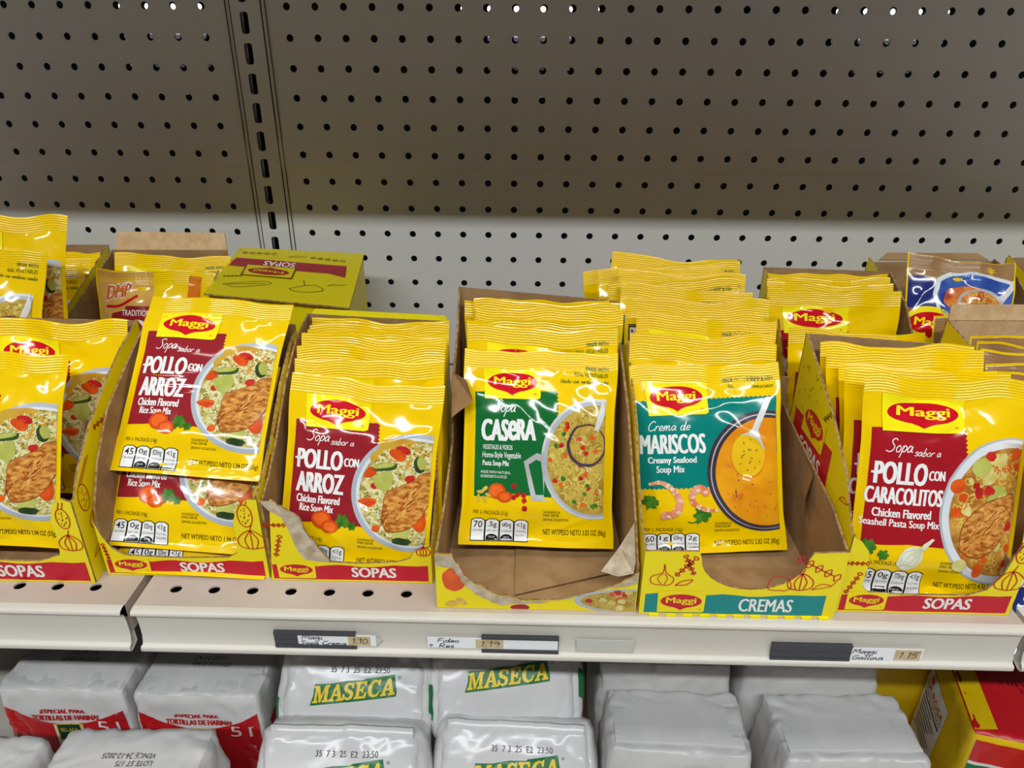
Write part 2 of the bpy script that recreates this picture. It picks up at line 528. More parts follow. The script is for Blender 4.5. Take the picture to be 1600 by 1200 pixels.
class Packet:
    def __init__(self, W, H, seed, T=0.24, side=0.12):
        self.W, self.H = W, H
        r = random.Random(seed)
        ts, bs = 0.50, 0.17                                   # seal heights
        self.ts, self.bs = ts, bs
        nu = int(W / 0.066)
        u = np.linspace(-W / 2, W / 2, nu + 1)
        v = np.concatenate([np.arange(0, bs, .0135), np.linspace(bs, H - ts, int((H - ts - bs) / .066)), np.arange(H - ts + .0135, H, .0135), [H]])
        self.u, self.v = u, v
        A, B = np.meshgrid(u, v, indexing='ij')
        g = smoothstep((B - bs) / 1.0) * smoothstep((H - ts - B) / 1.3)
        s = np.clip(1 - (np.abs(A) / (W / 2 - side)) ** 2, 0, 1) ** 0.6
        bul = T * s * g * (1.25 - .5 * B / H)
        front = bul.copy()
        back = -0.55 * bul
        # folds radiating from the seals
        for (edge, sgn, amp) in ((bs, 1, .03), (H - ts, -1, .036)):
            d = np.clip((B - edge) * sgn, 0, None)
            ins = ((B - edge) * sgn > -0.01)
            for k in range(5):
                f = r.uniform(2.2, 5.5)
                front += ins * amp * r.uniform(.4, 1) * np.sin(A * f + r.uniform(0, 6.3) + d * r.uniform(-1, 1)) * smoothstep(d / .12) * np.exp(-d / r.uniform(.25, .8)) * s
        # long soft creases
        for k in range(14):
            cx, cy = r.uniform(-W * .45, W * .45), r.uniform(.3, H - .4)
            a = r.uniform(0, math.pi)
            L, w_ = r.uniform(.35, 1.1), r.uniform(.06, .14)
            dx, dy = A - cx, B - cy
            al, ac = dx * math.cos(a) + dy * math.sin(a), -dx * math.sin(a) + dy * math.cos(a)
            front += r.uniform(-.04, .045) * np.exp(-(ac / w_) ** 2 - (al / L) ** 2) * np.clip(s * 2, 0, 1) * np.clip(g + .25, 0, 1)
        # crinkle of the thin film
        fld = np.zeros_like(A)
        for k in range(16):
            a, f = r.uniform(0, math.pi), r.uniform(3.5, 10)
            fld += np.sin((A * math.cos(a) + B * math.sin(a)) * f + r.uniform(0, 6.3) + .8 * np.sin(A * r.uniform(1, 3) + B * r.uniform(1, 3))) / f
        front += .026 * fld * np.clip(s * 1.6 + .3, 0, 1) * np.clip(g + .55, 0, 1) * (.6 + .8 * smoothstep((B - H * .55) / (H * .3)))
        # waves of the seals
        q = smoothstep((B - (H - ts - .5)) / .6)
        wave = q * (.07 * np.sin(A * r.uniform(1.2, 2.4) + r.uniform(0, 6)) + .03 * np.sin(A * r.uniform(3, 5) + r.uniform(0, 6)))
        q2 = smoothstep((bs + .5 - B) / .6)
        wave = wave + q2 * (.04 * np.sin(A * r.uniform(1.2, 2.2) + r.uniform(0, 6)))
        crimp = .0065 * np.sin(B * 2 * math.pi / .068) * (B > H - ts + .02) * (B < H - .03)
        curl = .18 * (np.clip(B - H * .72, 0, None) / (H * .28)) ** 2 * r.uniform(.2, 1.0) - .10 * (np.clip(H * .2 - B, 0, None) / (H * .2)) ** 2
        x = A * (1 - .03 * g)
        z = B - .03 * np.cos(A * 1.6) * q + .05 * np.sin(A * r.uniform(1, 2.4) + r.uniform(0, 6)) * q + .022 * np.sin(A * r.uniform(3.5, 6) + r.uniform(0, 6)) * q
        y0 = wave + curl
        self.F = np.stack([x, y0 - front - crimp - .004, z], -1)
        self.K = np.stack([x, y0 - back - crimp + .004, z], -1)
        self.NF = self.normals(self.F, -1)
        self.NK = self.normals(self.K, 1)

    def normals(self, P, sgn):
        du = np.gradient(P, axis=0)
        dv = np.gradient(P, axis=1)
        n = np.cross(du, dv)
        n /= np.linalg.norm(n, axis=-1, keepdims=True) + 1e-12
        if np.sign(n[..., 1].mean()) != sgn:
            n = -n
        return n

    def ev(self, Q, back=False):
        P, N = (self.K, self.NK) if back else (self.F, self.NF)
        u = np.clip(Q[:, 0], self.u[0] + 1e-6, self.u[-1] - 1e-6)
        v = np.clip(Q[:, 1], 1e-6, self.H - 1e-6)
        i = np.clip(np.searchsorted(self.u, u) - 1, 0, len(self.u) - 2)
        j = np.clip(np.searchsorted(self.v, v) - 1, 0, len(self.v) - 2)
        a = ((u - self.u[i]) / (self.u[i + 1] - self.u[i]))[:, None]
        b = ((v - self.v[j]) / (self.v[j + 1] - self.v[j]))[:, None]

        def bl(G):
            return G[i, j] * (1 - a) * (1 - b) + G[i + 1, j] * a * (1 - b) + G[i, j + 1] * (1 - a) * b + G[i + 1, j + 1] * a * b
        n = bl(N)
        n /= np.linalg.norm(n, axis=1, keepdims=True)
        return bl(P), n

    def grid(self, mb, j0, j1, m):
        nu = len(self.u)
        for P, N, flip in ((self.F, self.NF, False), (self.K, self.NK, True)):
            nj = j1 - j0 + 1
            V = P[:, j0:j1 + 1].reshape(-1, 3)
            f = []
            for i in range(nu - 1):
                for j in range(nj - 1):
                    q = (i * nj + j, (i + 1) * nj + j, (i + 1) * nj + j + 1, i * nj + j + 1)
                    f.append(q[::-1] if flip else q)
            mb.add(V, f, m, N[:, j0:j1 + 1].reshape(-1, 3))


def nutrition(cv, vals, x=0.32, y=0.12, w=0.335, h=0.56, gap=0.045):
    for k, (a, b, c, bar) in enumerate(vals):
        x0 = x + k * (w + gap)
        for (d, m, l) in ((.022, 'film_black', 1), (0, 'film_white', 2)):
            cv.poly([(x0 - d, y - d), (x0 + w + d, y - d), (x0 + w + d, y + h * .9 + d), (x0 + w * .75, y + h + d), (x0 + w * .25, y + h + d), (x0 - d, y + h * .9 + d)], m, l)
        cv.text(a, x0 + .05, y + h * .58, x0 + w - .05, y + h * .9, 'film_black', 3, off=.01)
        cv.text(b, x0 + .03, y + h * .40, x0 + w - .03, y + h * .51, 'film_black', 3)
        if c:
            cv.text(c, x0 + .03, y + h * .22, x0 + w - .03, y + h * .34, 'film_black', 3)
        if bar:
            n = 12
            cv.poly([(x0 + .01, y + .005), (x0 + w - .01, y + .005)] + [(x0 + w / 2 + (w / 2 - .01) * math.cos(math.pi * q / n), y + .06 + h * .2 * math.sin(math.pi * q / n)) for q in range(n + 1)], 'film_black', 3)
            cv.text(bar, x0 + .09, y + .07, x0 + w - .09, y + .115, 'film_white', 4)


def zig(x0, y0, x1, y1, n, amp):
    """a zigzag edge from one point to another"""
    out = []
    dx, dy = x1 - x0, y1 - y0
    L = math.hypot(dx, dy)
    for k in range(2 * n + 1):
        t = k / (2 * n)
        a = amp if k % 2 else 0
        out.append((x0 + dx * t + dy / L * a, y0 + dy * t - dx / L * a))
    return out


def in_bowl(r, cx, cy, rx, ry, xmax):
    while True:
        a, b = r.uniform(-1, 1), r.uniform(-1, 1)
        if a * a + b * b < 1 and cx + a * rx < xmax:
            return cx + a * rx, cy + b * ry


def herbs(cv, cx, cy, s, seed):
    r = random.Random(seed)
    for k in range(6):
        t = k * 1.05
        cv.blob(cx + s * .55 * math.cos(t), cy + s * .45 * math.sin(t), s * .48, s * .36, 'parsley', 2, seed + k, .32, 12, t)
    cv.stroke([(cx, cy), (cx - s * .5, cy - s)], .03, 'parsley', 2)


def carrots(cv, x, y, s=1.0):
    cv.ell(x, y, .27 * s, .235 * s, 'carrot', 2)
    cv.ell(x, y, .2 * s, .17 * s, 'carrot_inner', 3)
    cv.ell(x + .24 * s, y - .16 * s, .23 * s, .17 * s, 'carrot', 4)
    cv.ell(x + .24 * s, y - .16 * s, .16 * s, .11 * s, 'carrot_inner', 5)


def chicken(cv, dx, dy, s, seed):
    r = random.Random(seed)
    base = [(2.78, 1.5), (2.74, 1.85), (2.86, 2.18), (3.15, 2.42), (3.5, 2.62), (3.8, 2.8), (4.05, 2.82), (4.1, 2.4), (3.95, 1.95), (3.72, 1.58), (3.4, 1.28), (3.0, 1.22)]

    def tr(p):
        return (3.3 + (p[0] - 3.3) * s + dx, 2.0 + (p[1] - 2.0) * s + dy)
    out = [tr((x + r.uniform(-.07, .07), y + r.uniform(-.07, .07))) for x, y in base]
    cv.poly([tuple(p) for p in smooth_line(out + [out[0]], 4)[:-1]], 'chicken_dark', 11)
    inn = [(3.36 + dx + (p[0] - 3.36 - dx) * .97, 1.98 + dy + (p[1] - 1.98 - dy) * .965) for p in out]
    cv.poly([tuple(p) for p in smooth_line(inn + [inn[0]], 4)[:-1]], 'chicken', 12)
    for k in range(95):
        a, q = r.uniform(0, 6.28), math.sqrt(r.random())
        x, y = tr((3.35 + q * .5 * math.cos(a) + q * .2 * math.sin(a), 1.95 + q * .42 * math.sin(a) + q * .28 * math.cos(a)))
        L = r.uniform(.08, .2)
        t = .75 + r.uniform(-.35, .35)
        p = (x - L * math.cos(t), y - L * math.sin(t)), (x + r.uniform(-.03, .03), y + r.uniform(-.03, .03)), (x + L * math.cos(t), y + L * math.sin(t))
        if max(c[0] for c in p) < cv.clip[2] - .03:
            cv.stroke(p, r.uniform(.014, .032), r.choice(['chicken_dark', 'chicken_light', 'chicken_light', 'chicken']), 13 + k % 2)


def rice_bowl(cv, seed=3):
    cx, cy, rx, ry, xm = 3.55, 2.25, 1.66, 1.55, 3.93
    r = random.Random(seed)
    cv.ell(cx, cy, rx, ry, 'bowl_rim', 1, 64)
    cv.ell(cx, cy, rx * .925, ry * .925, 'bowl_rim_light', 2, 60)
    cv.ell(cx + .02, cy - .01, rx * .885, ry * .885, 'rice_soup', 3, 60)
    cv.blob(3.1, 3.2, .75, .4, 'rice_broth', 4, 5, .15)
    for k in range(640):
        x, y = in_bowl(r, cx, cy, rx * .83, ry * .83, xm - .04)
        a = r.uniform(0, math.pi)
        L, w = r.uniform(.05, .085), .02
        c, s = math.cos(a), math.sin(a)
        p = [(-L, 0), (-L * .7, -w), (L * .7, -w), (L, 0), (L * .7, w), (-L * .7, w)]
        cv.poly([(x + i * c - j * s, y + i * s + j * c) for i, j in p], r.choice(['rice_grain', 'rice_grain', 'rice_grain_shade']), 5 + k % 2)
    for k in range(110):
        x, y = in_bowl(r, cx, cy, rx * .83, ry * .83, xm - .04)
        cv.blob(x, y, .026, .014, 'herb_fleck', 7, k, .3, 6)
    for x, y, a, b, t, m in ((3.05, 3.22, .24, .15, -.4, 'carrot'), (3.18, 3.35, .2, .1, -.2, 'tomato_bit'), (2.36, 2.72, .18, .13, .8, 'carrot'), (2.5, 2.38, .12, .09, .2, 'tomato_bit'),
                             (2.35, 1.95, .25, .13, .0, 'carrot'), (2.35, 1.93, .2, .08, 0, 'tomato_bit'), (2.62, 1.28, .12, .09, .6, 'carrot'), (3.42, 2.62, .13, .1, .3, 'tomato_bit'), (3.72, 1.55, .2, .3, .2, 'carrot')):
        cv.blob(x, y, a, b, m, 8, int(x * 100), .14, 10, t)
    cv.blob(2.72, 2.88, .36, .11, 'zucchini_skin', 8, 3, .12, 12, .18)
    cv.blob(2.72, 2.92, .3, .07, 'zucchini', 9, 4, .12, 12, .18)
    cv.blob(2.72, 2.52, .3, .24, 'zucchini', 9, 8, .16, 8, .4)
    cv.blob(3.62, 3.0, .14, .22, 'zucchini_skin', 8, 12, .1, 12, .3)
    cv.blob(3.68, 3.04, .12, .18, 'zucchini', 9, 13, .1, 12, .3)
    cv.blob(3.28, 1.22, .26, .27, 'zucchini', 9, 9, .1, 8)
    cv.blob(3.32, .98, .26, .09, 'zucchini_skin', 10, 10, .12)
    chicken(cv, 0, 0, 1.0, 21)


def pasta_bowl(cv, seed=5):
    cx, cy, rx, ry, xm = 3.58, 2.12, 1.60, 1.70, 3.93
    r = random.Random(seed)
    cv.ell(cx, cy, rx, ry, 'bowl_rim', 1, 64)
    cv.ell(cx + .02, cy, rx * .975, ry * .975, 'bowl_rim_light', 2, 60)
    cv.ell(cx + .02, cy, rx * .87, ry * .87, 'pasta_soup', 3, 60)
    for k in range(190):
        x, y = in_bowl(r, cx, cy, rx * .8, ry * .8, xm - .05)
        q = r.uniform(.06, .11)
        cv.blob(x, y, q, q * .7, 'pasta', 4, k, .15, 9, r.uniform(0, 3))
        cv.blob(x, y, q * .55, q * .3, 'pasta_soup', 5, k, .15, 8, r.uniform(0, 3))
    for k in range(62):
        x, y = in_bowl(r, cx, cy, rx * .8, ry * .8, xm - .05)
        m = r.choice(['potato', 'potato', 'carrot', 'tomato_bit', 'zucchini'])
        q = r.uniform(.08, .17)
        cv.blob(x, y, q, q * .8, m, 6 + k % 2, k + 50, .2, 7, r.uniform(0, 3))
    cv.blob(2.9, 3.15, .26, .22, 'zucchini', 8, 3, .1, 6, .2)
    cv.blob(3.1, 3.4, .14, .12, 'tomato_bit', 8, 4, .1, 6)
    cv.blob(2.35, 2.72, .18, .15, 'carrot', 8, 5, .1, 6, .4)
    cv.blob(2.6, .9, .2, .15, 'potato', 8, 6, .1, 6)
    cv.blob(3.1, .75, .14, .14, 'carrot', 8, 7, .1, 6)
    chicken(cv, -.22, -.2, .95, 31)


def noodle_bowl(cv, seed=9):
    cx, cy, rx, ry, xm = 3.55, 2.3, 1.45, 1.55, 3.78
    r = random.Random(seed)
    cv.poly([(1.64, 2.2), (1.98, 2.42), (2.2, 2.36), (2.2, 1.25), (2.4, 1.2), (1.88, 1.2)], 'steel_print', 1)
    cv.poly([(1.77, 2.12), (1.97, 2.25), (2.12, 2.2), (2.2, 1.36), (1.98, 1.36)], 'film_green', 2)
    cv.ell(cx, cy, rx, ry, 'steel_print', 3, 64)
    cv.ell(cx, cy, rx * .955, ry * .955, 'bowl_rim', 4, 60)
    cv.ell(cx + .02, cy - .02, rx * .905, ry * .905, 'noodle_soup', 5, 60)
    for k in range(330):
        x, y = in_bowl(r, cx, cy, rx * .84, ry * .84, xm - .06)
        a = r.uniform(0, math.pi)
        L = .09
        cv.stroke([(x - L * math.cos(a), y - L * math.sin(a)), (x + .02, y + .02), (x + L * math.cos(a + .4), y + L * math.sin(a + .4))], .022, 'noodle', 6 + k % 2)
    for k in range(44):
        x, y = in_bowl(r, cx, cy, rx * .84, ry * .84, xm - .08)
        cv.blob(x, y, .07, .055, r.choice(['tomato_bit', 'carrot', 'potato', 'parsley']), 8, k, .2, 6, r.uniform(0, 3))
    cv.blob(3.3, 2.65, .52, .56, 'bowl_dark', 9, 3, .03, 20)
    cv.blob(3.32, 2.67, .46, .5, 'noodle_soup', 10, 3, .03, 20)
    cv.poly([(3.5, 3.05), (3.62, 3.02), (3.78, 3.75), (3.78, 3.45), (3.72, 3.9)], 'steel_print', 11)
    for k in range(60):
        a, q = r.uniform(0, 6.28), .42 * math.sqrt(r.random())
        x, y = 3.32 + q * math.cos(a), 2.67 + q * 1.05 * math.sin(a)
        if x < 3.7:
            t = r.uniform(0, 3.1)
            cv.stroke([(x - .07 * math.cos(t), y - .07 * math.sin(t)), (x, y + .015), (x + .07 * math.cos(t), y + .07 * math.sin(t))], .02, 'noodle', 11 + k % 2)
    for x, y in ((3.1, 2.8), (3.45, 2.85), (3.3, 2.45), (3.55, 2.5), (3.2, 2.6)):
        cv.blob(x, y, .075, .06, 'carrot' if x > 3.3 else 'tomato_bit', 13, int(x * 99), .2, 6)


def cream_bowl(cv):
    cx, cy, rx, ry = 3.55, 2.15, 1.64, 1.62
    cv.ell(cx, cy, rx, ry, 'bowl_dark', 2, 64)
    cv.ell(cx + .02, cy - .01, rx * .955, ry * .955, 'bowl_rim', 3, 60)
    cv.ell(cx + .03, cy - .02, rx * .94, ry * .94, 'bowl_dark', 4, 60)
    cv.ell(cx + .05, cy - .02, rx * .89, ry * .89, 'cream_soup', 5, 60)
    for x, y, q in ((2.5, 2.35, .12), (2.75, 1.5, .16), (3.1, 2.0, .08), (3.5, 1.2, .07)):
        cv.blob(x, y, q, q * .6, 'film_orange', 6, int(x * 50), .3)
    cv.stroke([(3.1, 3.2), (2.75, 3.0), (2.58, 2.6), (2.7, 2.2), (3.05, 2.0), (3.4, 2.15), (3.58, 2.6)], .035, 'film_orange', 7)
    cv.ell(3.07, 2.6, .47, .58, 'cream_spoon', 8)
    cv.poly([(2.85, 3.14), (3.1, 3.2), (3.22, 3.3), (3.62, 4.12), (3.8, 4.12), (3.38, 3.25), (3.42, 3.05), (3.56, 2.72), (3.5, 2.75), (3.34, 3.02), (3.1, 3.13)], 'steel_print', 9)
    r = random.Random(4)
    for k in range(16):
        a, q = r.uniform(0, 6.28), .4 * math.sqrt(r.random())
        cv.blob(3.07 + q * math.cos(a), 2.6 + 1.1 * q * math.sin(a), .03, .015, 'herb_fleck', 10, k, .3, 7, a)
    for k in range(14):
        cv.blob(r.uniform(2.4, 3.8), r.uniform(.9, 2.0), .02, .012, 'herb_fleck', 6, k, .3, 6)


def shrimp(cv, pts, w0):
    n = len(pts)
    P = smooth_line(pts, 4)
    for k, p in enumerate(P[::1]):
        t = k / (len(P) - 1)
        q = w0 * (.45 + .9 * t) if t < .75 else w0 * (1.1)
        cv.blob(p[0], p[1], q, q * .95, 'shrimp' if k % 3 else 'shrimp_pale', 3 + (k % 3), k, .1, 10)
    for k, p in enumerate(P[len(P) // 3::4]):
        cv.blob(p[0] + .03, p[1] - .03, w0 * .6, w0 * .4, 'shrimp_pale', 6, k, .1, 8)


def small_print(cv, x, y):
    cv.text('SUGERENCIA', x, y + .17, x + .45, y + .235, 'film_ink', 1)
    cv.text('PARA SERVIR', x, y + .085, x + .42, y + .15, 'film_ink', 1)
    cv.text('SERVING SUGGESTION', x, y - .03, x + .66, y + .035, 'film_ink', 1)


def art_chicken(K, parts, kind):
    """maroon chicken soup print"""
    m = 'film_maroon' if kind == 'rice' else 'film_crimson'
    L = K(parts['printed_label'])
    pan = [(.22, 1.25), (.22, 3.92)] + [(2.43, 3.98)] + [(a, b) for a, b in zig(2.43, 3.96, 2.50, 3.28, 7, -.05)] + [(2.3, 2.9), (2.25, 1.28), (1.3, 1.33), (.7, 1.27)]
    L.poly(pan[::-1], m, 0)
    L.script('Sopa', .60, 3.40, 1.18, .15, .022, 'film_white', 2)
    L.script('sabor a', 1.22, 3.34, 1.85, .095, .017, 'film_white', 2)
    L.text('POLLO', .36, 2.67, 1.58, 3.18, 'film_white', 2, off=.012, shear=.0, fat=.02)
    L.rect(.28, 2.90, .50, 2.95, 'film_white', 2)
    L.text('CON', 1.64, 2.80, 2.02, 3.02, 'film_white', 2, fat=.012)
    if kind == 'rice':
        L.text('ARROZ', .38, 2.05, 1.66, 2.58, 'film_white', 2, off=.012, fat=.022)
        L.text('Chicken Flavored', .41, 1.78, 1.59, 1.99, 'film_white', 2, off=.01, fat=.006)
        L.text('Rice Soup Mix', .52, 1.50, 1.44, 1.75, 'film_white', 2, off=.01, fat=.006)
    else:
        L.text('CARACOLITOS', .2, 2.22, 2.0, 2.6, 'film_white', 2, fat=.018)
        L.text('Chicken Flavored', .4, 1.92, 1.78, 2.12, 'film_white', 2, off=.01, fat=.006)
        L.text('Seashell Pasta Soup Mix', .14, 1.66, 2.0, 1.88, 'film_white', 2, off=.01, fat=.006)
    L.text('PER ¼ PACKAGE (14g)' if kind == 'rice' else 'PER ¼ PACKAGE (13g)', .3, .78, 1.2, .91, 'film_ink', 1)
    small_print(L, 2.15, .74)
    L.text('NET WT/PESO NETO 1.94 OZ (55g)' if kind == 'rice' else 'NET WT/PESO NETO 4.30 OZ (122g)', 2.15, .27, 3.95, .44, 'film_ink', 1, off=.008)
    if kind == 'rice':
        logo(K(parts['logo']), .46, 3.74, 2.18, 4.55)
    else:
        logo(K(parts['logo']), .43, 3.85, 2.42, 4.62)
    B = K(parts['bowl_picture'])
    B.clip = (0, 0, 3.93, 5)
    (rice_bowl if kind == 'rice' else pasta_bowl)(B)
    V = K(parts['vegetable_picture'])
    V.base += .012
    if kind == 'rice':
        carrots(V, 1.15, 1.38)
        herbs(V, 1.72, 1.38, .2, 4)
        herbs(V, 1.98, 1.28, .12, 9)
    else:
        herbs(V, .4, 1.2, .2, 4)
        herbs(V, .75, 1.05, .13, 9)
        V.blob(1.38, 1.02, .34, .24, 'onion', 2, 3, .05, 16, .7)
        V.poly([(1.55, 1.2), (1.7, 1.22), (1.92, 1.48), (1.86, 1.5), (1.66, 1.36)], 'onion', 3)
        for d in (-.14, -.05, .05, .14):
            V.stroke([(1.2 + d * .3, .82 + d * .4), (1.36 + d, 1.0 - d), (1.64, 1.26)], .012, 'onion_line', 4)
    N = K(parts['nutrition_panel'])
    nutrition(N, [('45', 'CALORIES', '', ''), ('0g', 'SAT FAT', '', '0% DV'), ('820mg' if kind == 'rice' else '770mg', 'SODIUM', '', '36% DV'), ('<1g', 'TOTAL', 'SUGARS', '')])


def art_casera(K, parts):
    L = K(parts['printed_label'])
    pan = [(.33, 1.26), (.3, 3.95), (2.46, 4.02)] + zig(2.46, 4.0, 2.5, 3.3, 7, -.05) + [(2.3, 2.9), (2.4, 1.3), (1.4, 1.36), (.8, 1.26)]
    L.poly(pan[::-1], 'film_green', 0)
    L.script('Sopa', .80, 3.45, 1.38, .16, .024, 'film_white', 2)
    L.text('CAS', .5, 2.70, 1.19, 3.26, 'film_white', 2, off=.012, fat=.024)
    L.text('e', 1.21, 2.72, 1.43, 3.24, 'film_white', 2, off=.012, fat=.022)
    L.text('RA', 1.45, 2.74, 1.93, 3.28, 'film_white', 2, off=.012, fat=.024)
    L.text('VEGETALES & FIDEOS', .53, 2.48, 1.33, 2.60, 'film_white', 2, off=.008)
    L.text('Home-Style Vegetable', .53, 2.22, 1.56, 2.42, 'film_white', 2, off=.008)
    L.text('Pasta Soup Mix', .54, 2.02, 1.25, 2.2, 'film_white', 2, off=.008)
    L.text('MADE WITH NATURAL', .5, 1.86, 1.3, 1.93, 'film_white', 2)
    L.text('INGREDIENTS & SPICES', .5, 1.75, 1.2, 1.82, 'film_white', 2)
    L.text('PER ¼ PACKAGE (21g)', .33, .78, 1.26, .91, 'film_ink', 1)
    small_print(L, 2.2, .72)
    L.text('NET WT/PESO NETO 3.03 OZ (86g)', 2.2, .28, 3.85, .47, 'film_ink', 1, off=.008)
    L.text('MADE WITH', 3.22, 4.60, 3.80, 4.70, 'film_ink_green', 1, off=.01)
    L.text('REAL VEGETABLES', 2.92, 4.42, 3.80, 4.53, 'film_ink_green', 1, off=.01)
    L.script('Hecho con verduras reales'.replace('í', 'i'), 2.55, 4.24, 3.82, .06, .014, 'film_ink_green', 1)
    logo(K(parts['logo']), .53, 3.78, 2.04, 4.58)
    B = K(parts['bowl_picture'])
    B.clip = (0, 0, 3.80, 5)
    noodle_bowl(B)
    V = K(parts['vegetable_picture'])
    V.base += .012
    carrots(V, .95, 1.42, .85)
    for k, (x, y) in enumerate(((1.4, 1.56), (1.5, 1.36), (1.4, 1.28), (1.66, 1.34), (1.68, 1.2), (1.7, 1.0))):
        V.blob(x, y, .08, .075, 'tomato_bit', 2, k, .08, 4, .4 + k)
    for k, (x, y) in enumerate(((.5, 1.38), (.62, 1.46), (.45, 1.22), (.62, 1.2), (.72, 1.3))):
        V.blob(x, y, .1, .045, 'pasta', 2, k, .15, 8, .7 * k)
    N = K(parts['nutrition_panel'])
    nutrition(N, [('70', 'CALORIES', '', ''), ('.5g', 'SAT FAT', '', '2% DV'), ('640mg', 'SODIUM', '', '28% DV'), ('<1g', 'TOTAL', 'SUGARS', '')])


def art_cream(K, parts):
    L = K(parts['printed_label'])
    pan = [(.1, 1.78)] + zig(.1, 4.10, 3.93, 4.14, 30, -.035) + [(3.93, 2.6), (2.4, 1.3), (2.1, 1.72)] + zig(2.05, 1.8, .1, 1.78, 16, -.04)
    L.poly(pan[::-1], 'film_teal', 0)
    L.script('Crema de', .33, 3.32, 1.5, .135, .022, 'film_white', 2)
    L.text('MARISCOS', .14, 2.70, 1.88, 3.22, 'film_white', 2, fat=.022)
    L.text('Creamy Seafood', .32, 2.40, 1.63, 2.62, 'film_white', 2, off=.01, fat=.006)
    L.text('Soup Mix', .54, 2.14, 1.3, 2.38, 'film_white', 2, off=.01, fat=.006)
    L.text('PER ¼ PACKAGE (16g)', .18, .58, 1.22, .71, 'film_ink', 1)
    small_print(L, 2.1, .60)
    L.text('NET WT/PESO NETO 2.82 OZ (80g)', 2.1, .14, 3.85, .32, 'film_ink', 1, off=.008)
    L.text('MADE WITH SHRIMP & FISH', 2.5, 4.60, 3.86, 4.72, 'film_ink_green', 1, off=.01)
    L.script('Hecho con camarones', 2.62, 4.40, 3.86, .075, .014, 'film_ink_green', 1)
    logo(K(parts['logo']), .37, 3.72, 2.02, 4.58)
    B = K(parts['bowl_picture'])
    B.clip = (0, 0, 3.9, 4.15)
    cream_bowl(B)
    V = K(parts['seafood_picture'])
    V.base += .012
    shrimp(V, [(.36, 1.9), (.65, 1.93), (.98, 1.72), (1.14, 1.4), (1.0, 1.12), (.72, 1.05)], .105)
    shrimp(V, [(2.12, 1.17), (1.82, 1.2), (1.54, 1.36), (1.48, 1.62), (1.66, 1.76), (1.86, 1.66)], .10)
    herbs(V, .35, 1.42, .22, 3)
    herbs(V, 1.72, 1.05, .24, 6)
    V.stroke([(1.72, 1.0), (1.5, .86), (1.34, .88)], .03, 'parsley', 2)
    N = K(parts['nutrition_panel'])
    nutrition(N, [('60', 'CALORIES', '', ''), ('1g', 'SAT FAT', '', '5% DV'), ('620mg', 'SODIUM', '', '27% DV'), ('2g', 'TOTAL', 'SUGARS', '')], x=.18, y=.0 + .04, h=.5)


def art_back(K, parts):
    """plain yellow film with a facts table along the edge"""
    L = K(parts['facts_table'])
    L.rect(.12, .5, 1.7, 4.35, 'film_black', 0)
    L.rect(.16, .54, 1.66, 4.31, 'film_white', 1)
    L.text('Nutrition Facts', .2, 4.08, 1.62, 4.27, 'film_black', 2, off=.015)
    for k in range(12):
        L.rect(.2, .7 + k * .27, 1.62, .72 + k * .27, 'film_black', 2)
        L.rect(.2, .78 + k * .27, .9 + .1 * (k % 4), .86 + k * .27, 'film_black', 2)
    L.rect(3.72, 3.6, 3.95, 4.4, 'film_black', 0)
    for k in range(10):
        L.rect(3.74, 3.64 + k * .07, 3.93, 3.67 + k * .07, 'film_white', 1)
    L.rect(.1, 4.36, 3.0, 4.39, 'film_black', 1)


def art_noodle_blue(K, parts):
    K0 = K

    def K(mb):
        cv = K0(mb)
        cv.base = .014
        f0 = cv.fn
        cv.fn = lambda Q: f0(np.stack([Q[:, 0], np.interp(Q[:, 1], [0, .1, .11, 4.25, 5.05], [0, .1, 1.29, 4.6, 5.05])], 1))
        return cv
    L = K(parts['printed_label'])
    L.rect(.06, .03, 3.99, 5.02, 'film_brown', 0)
    L.poly([(.06, 3.9), (.06, 2.6), (1.5, 2.3), (1.5, 3.55), (.6, 3.95)][::1], 'film_navy', 1)
    L.poly([(1.3, .03), (3.99, .03), (3.99, 2.55), (3.0, 2.45), (2.2, 2.0), (1.6, 1.9)], 'film_orange', 1)
    L.stroke([(1.2, 2.1), (2.2, 2.3), (3.0, 2.55), (3.98, 2.75)], .07, 'film_navy', 2)
    B = K(parts['bowl_picture'])
    B.clip = (.08, 0, 3.97, 5)
    B.poly([(.95, 3.2), (1.1, 3.9), (1.6, 4.3), (2.3, 4.45), (3.1, 4.3), (3.97, 4.0), (3.97, 2.6), (2.2, 2.2), (1.2, 2.3)], 'bowl_rim_light', 2)
    B.poly([(1.1, 3.2), (1.25, 3.8), (1.7, 4.15), (2.3, 4.3), (3.1, 4.15), (3.97, 3.85), (3.97, 2.65), (2.2, 2.3), (1.3, 2.4)], 'film_blue', 3)
    B.blob(2.3, 3.1, .95, .6, 'red_soup', 4, 3, .05, 18)
    B.blob(2.75, 2.95, .86, .66, 'bowl_rim', 6, 5, .03, 20)
    B.poly([(3.2, 3.3), (3.5, 3.4), (3.97, 4.1), (3.97, 3.7), (3.6, 3.1)], 'steel_print', 6)
    B.blob(2.72, 2.95, .74, .56, 'red_soup', 7, 6, .03, 20)
    r = random.Random(2)
    for k in range(70):
        a, q = r.uniform(0, 6.28), .6 * math.sqrt(r.random())
        x, y = 2.72 + q * 1.1 * math.cos(a), 2.95 + q * .8 * math.sin(a)
        t = r.uniform(0, 3.1)
        B.stroke([(x - .12 * math.cos(t), y - .12 * math.sin(t)), (x, y + .02), (x + .12 * math.cos(t), y + .12 * math.sin(t))], .025, 'noodle', 8 + k % 2)
    Lg = K(parts['logo'])
    Lg.blob(.95, 1.85, .95, .85, 'film_bright_yellow', 3, 4, .04, 18)
    Lg.poly(shield_pts(.95, 1.95, .8, .5), 'film_red', 4)
    Lg.text('Maggi', .38, 1.75, 1.55, 2.2, 'film_bright_yellow', 5, off=.03)


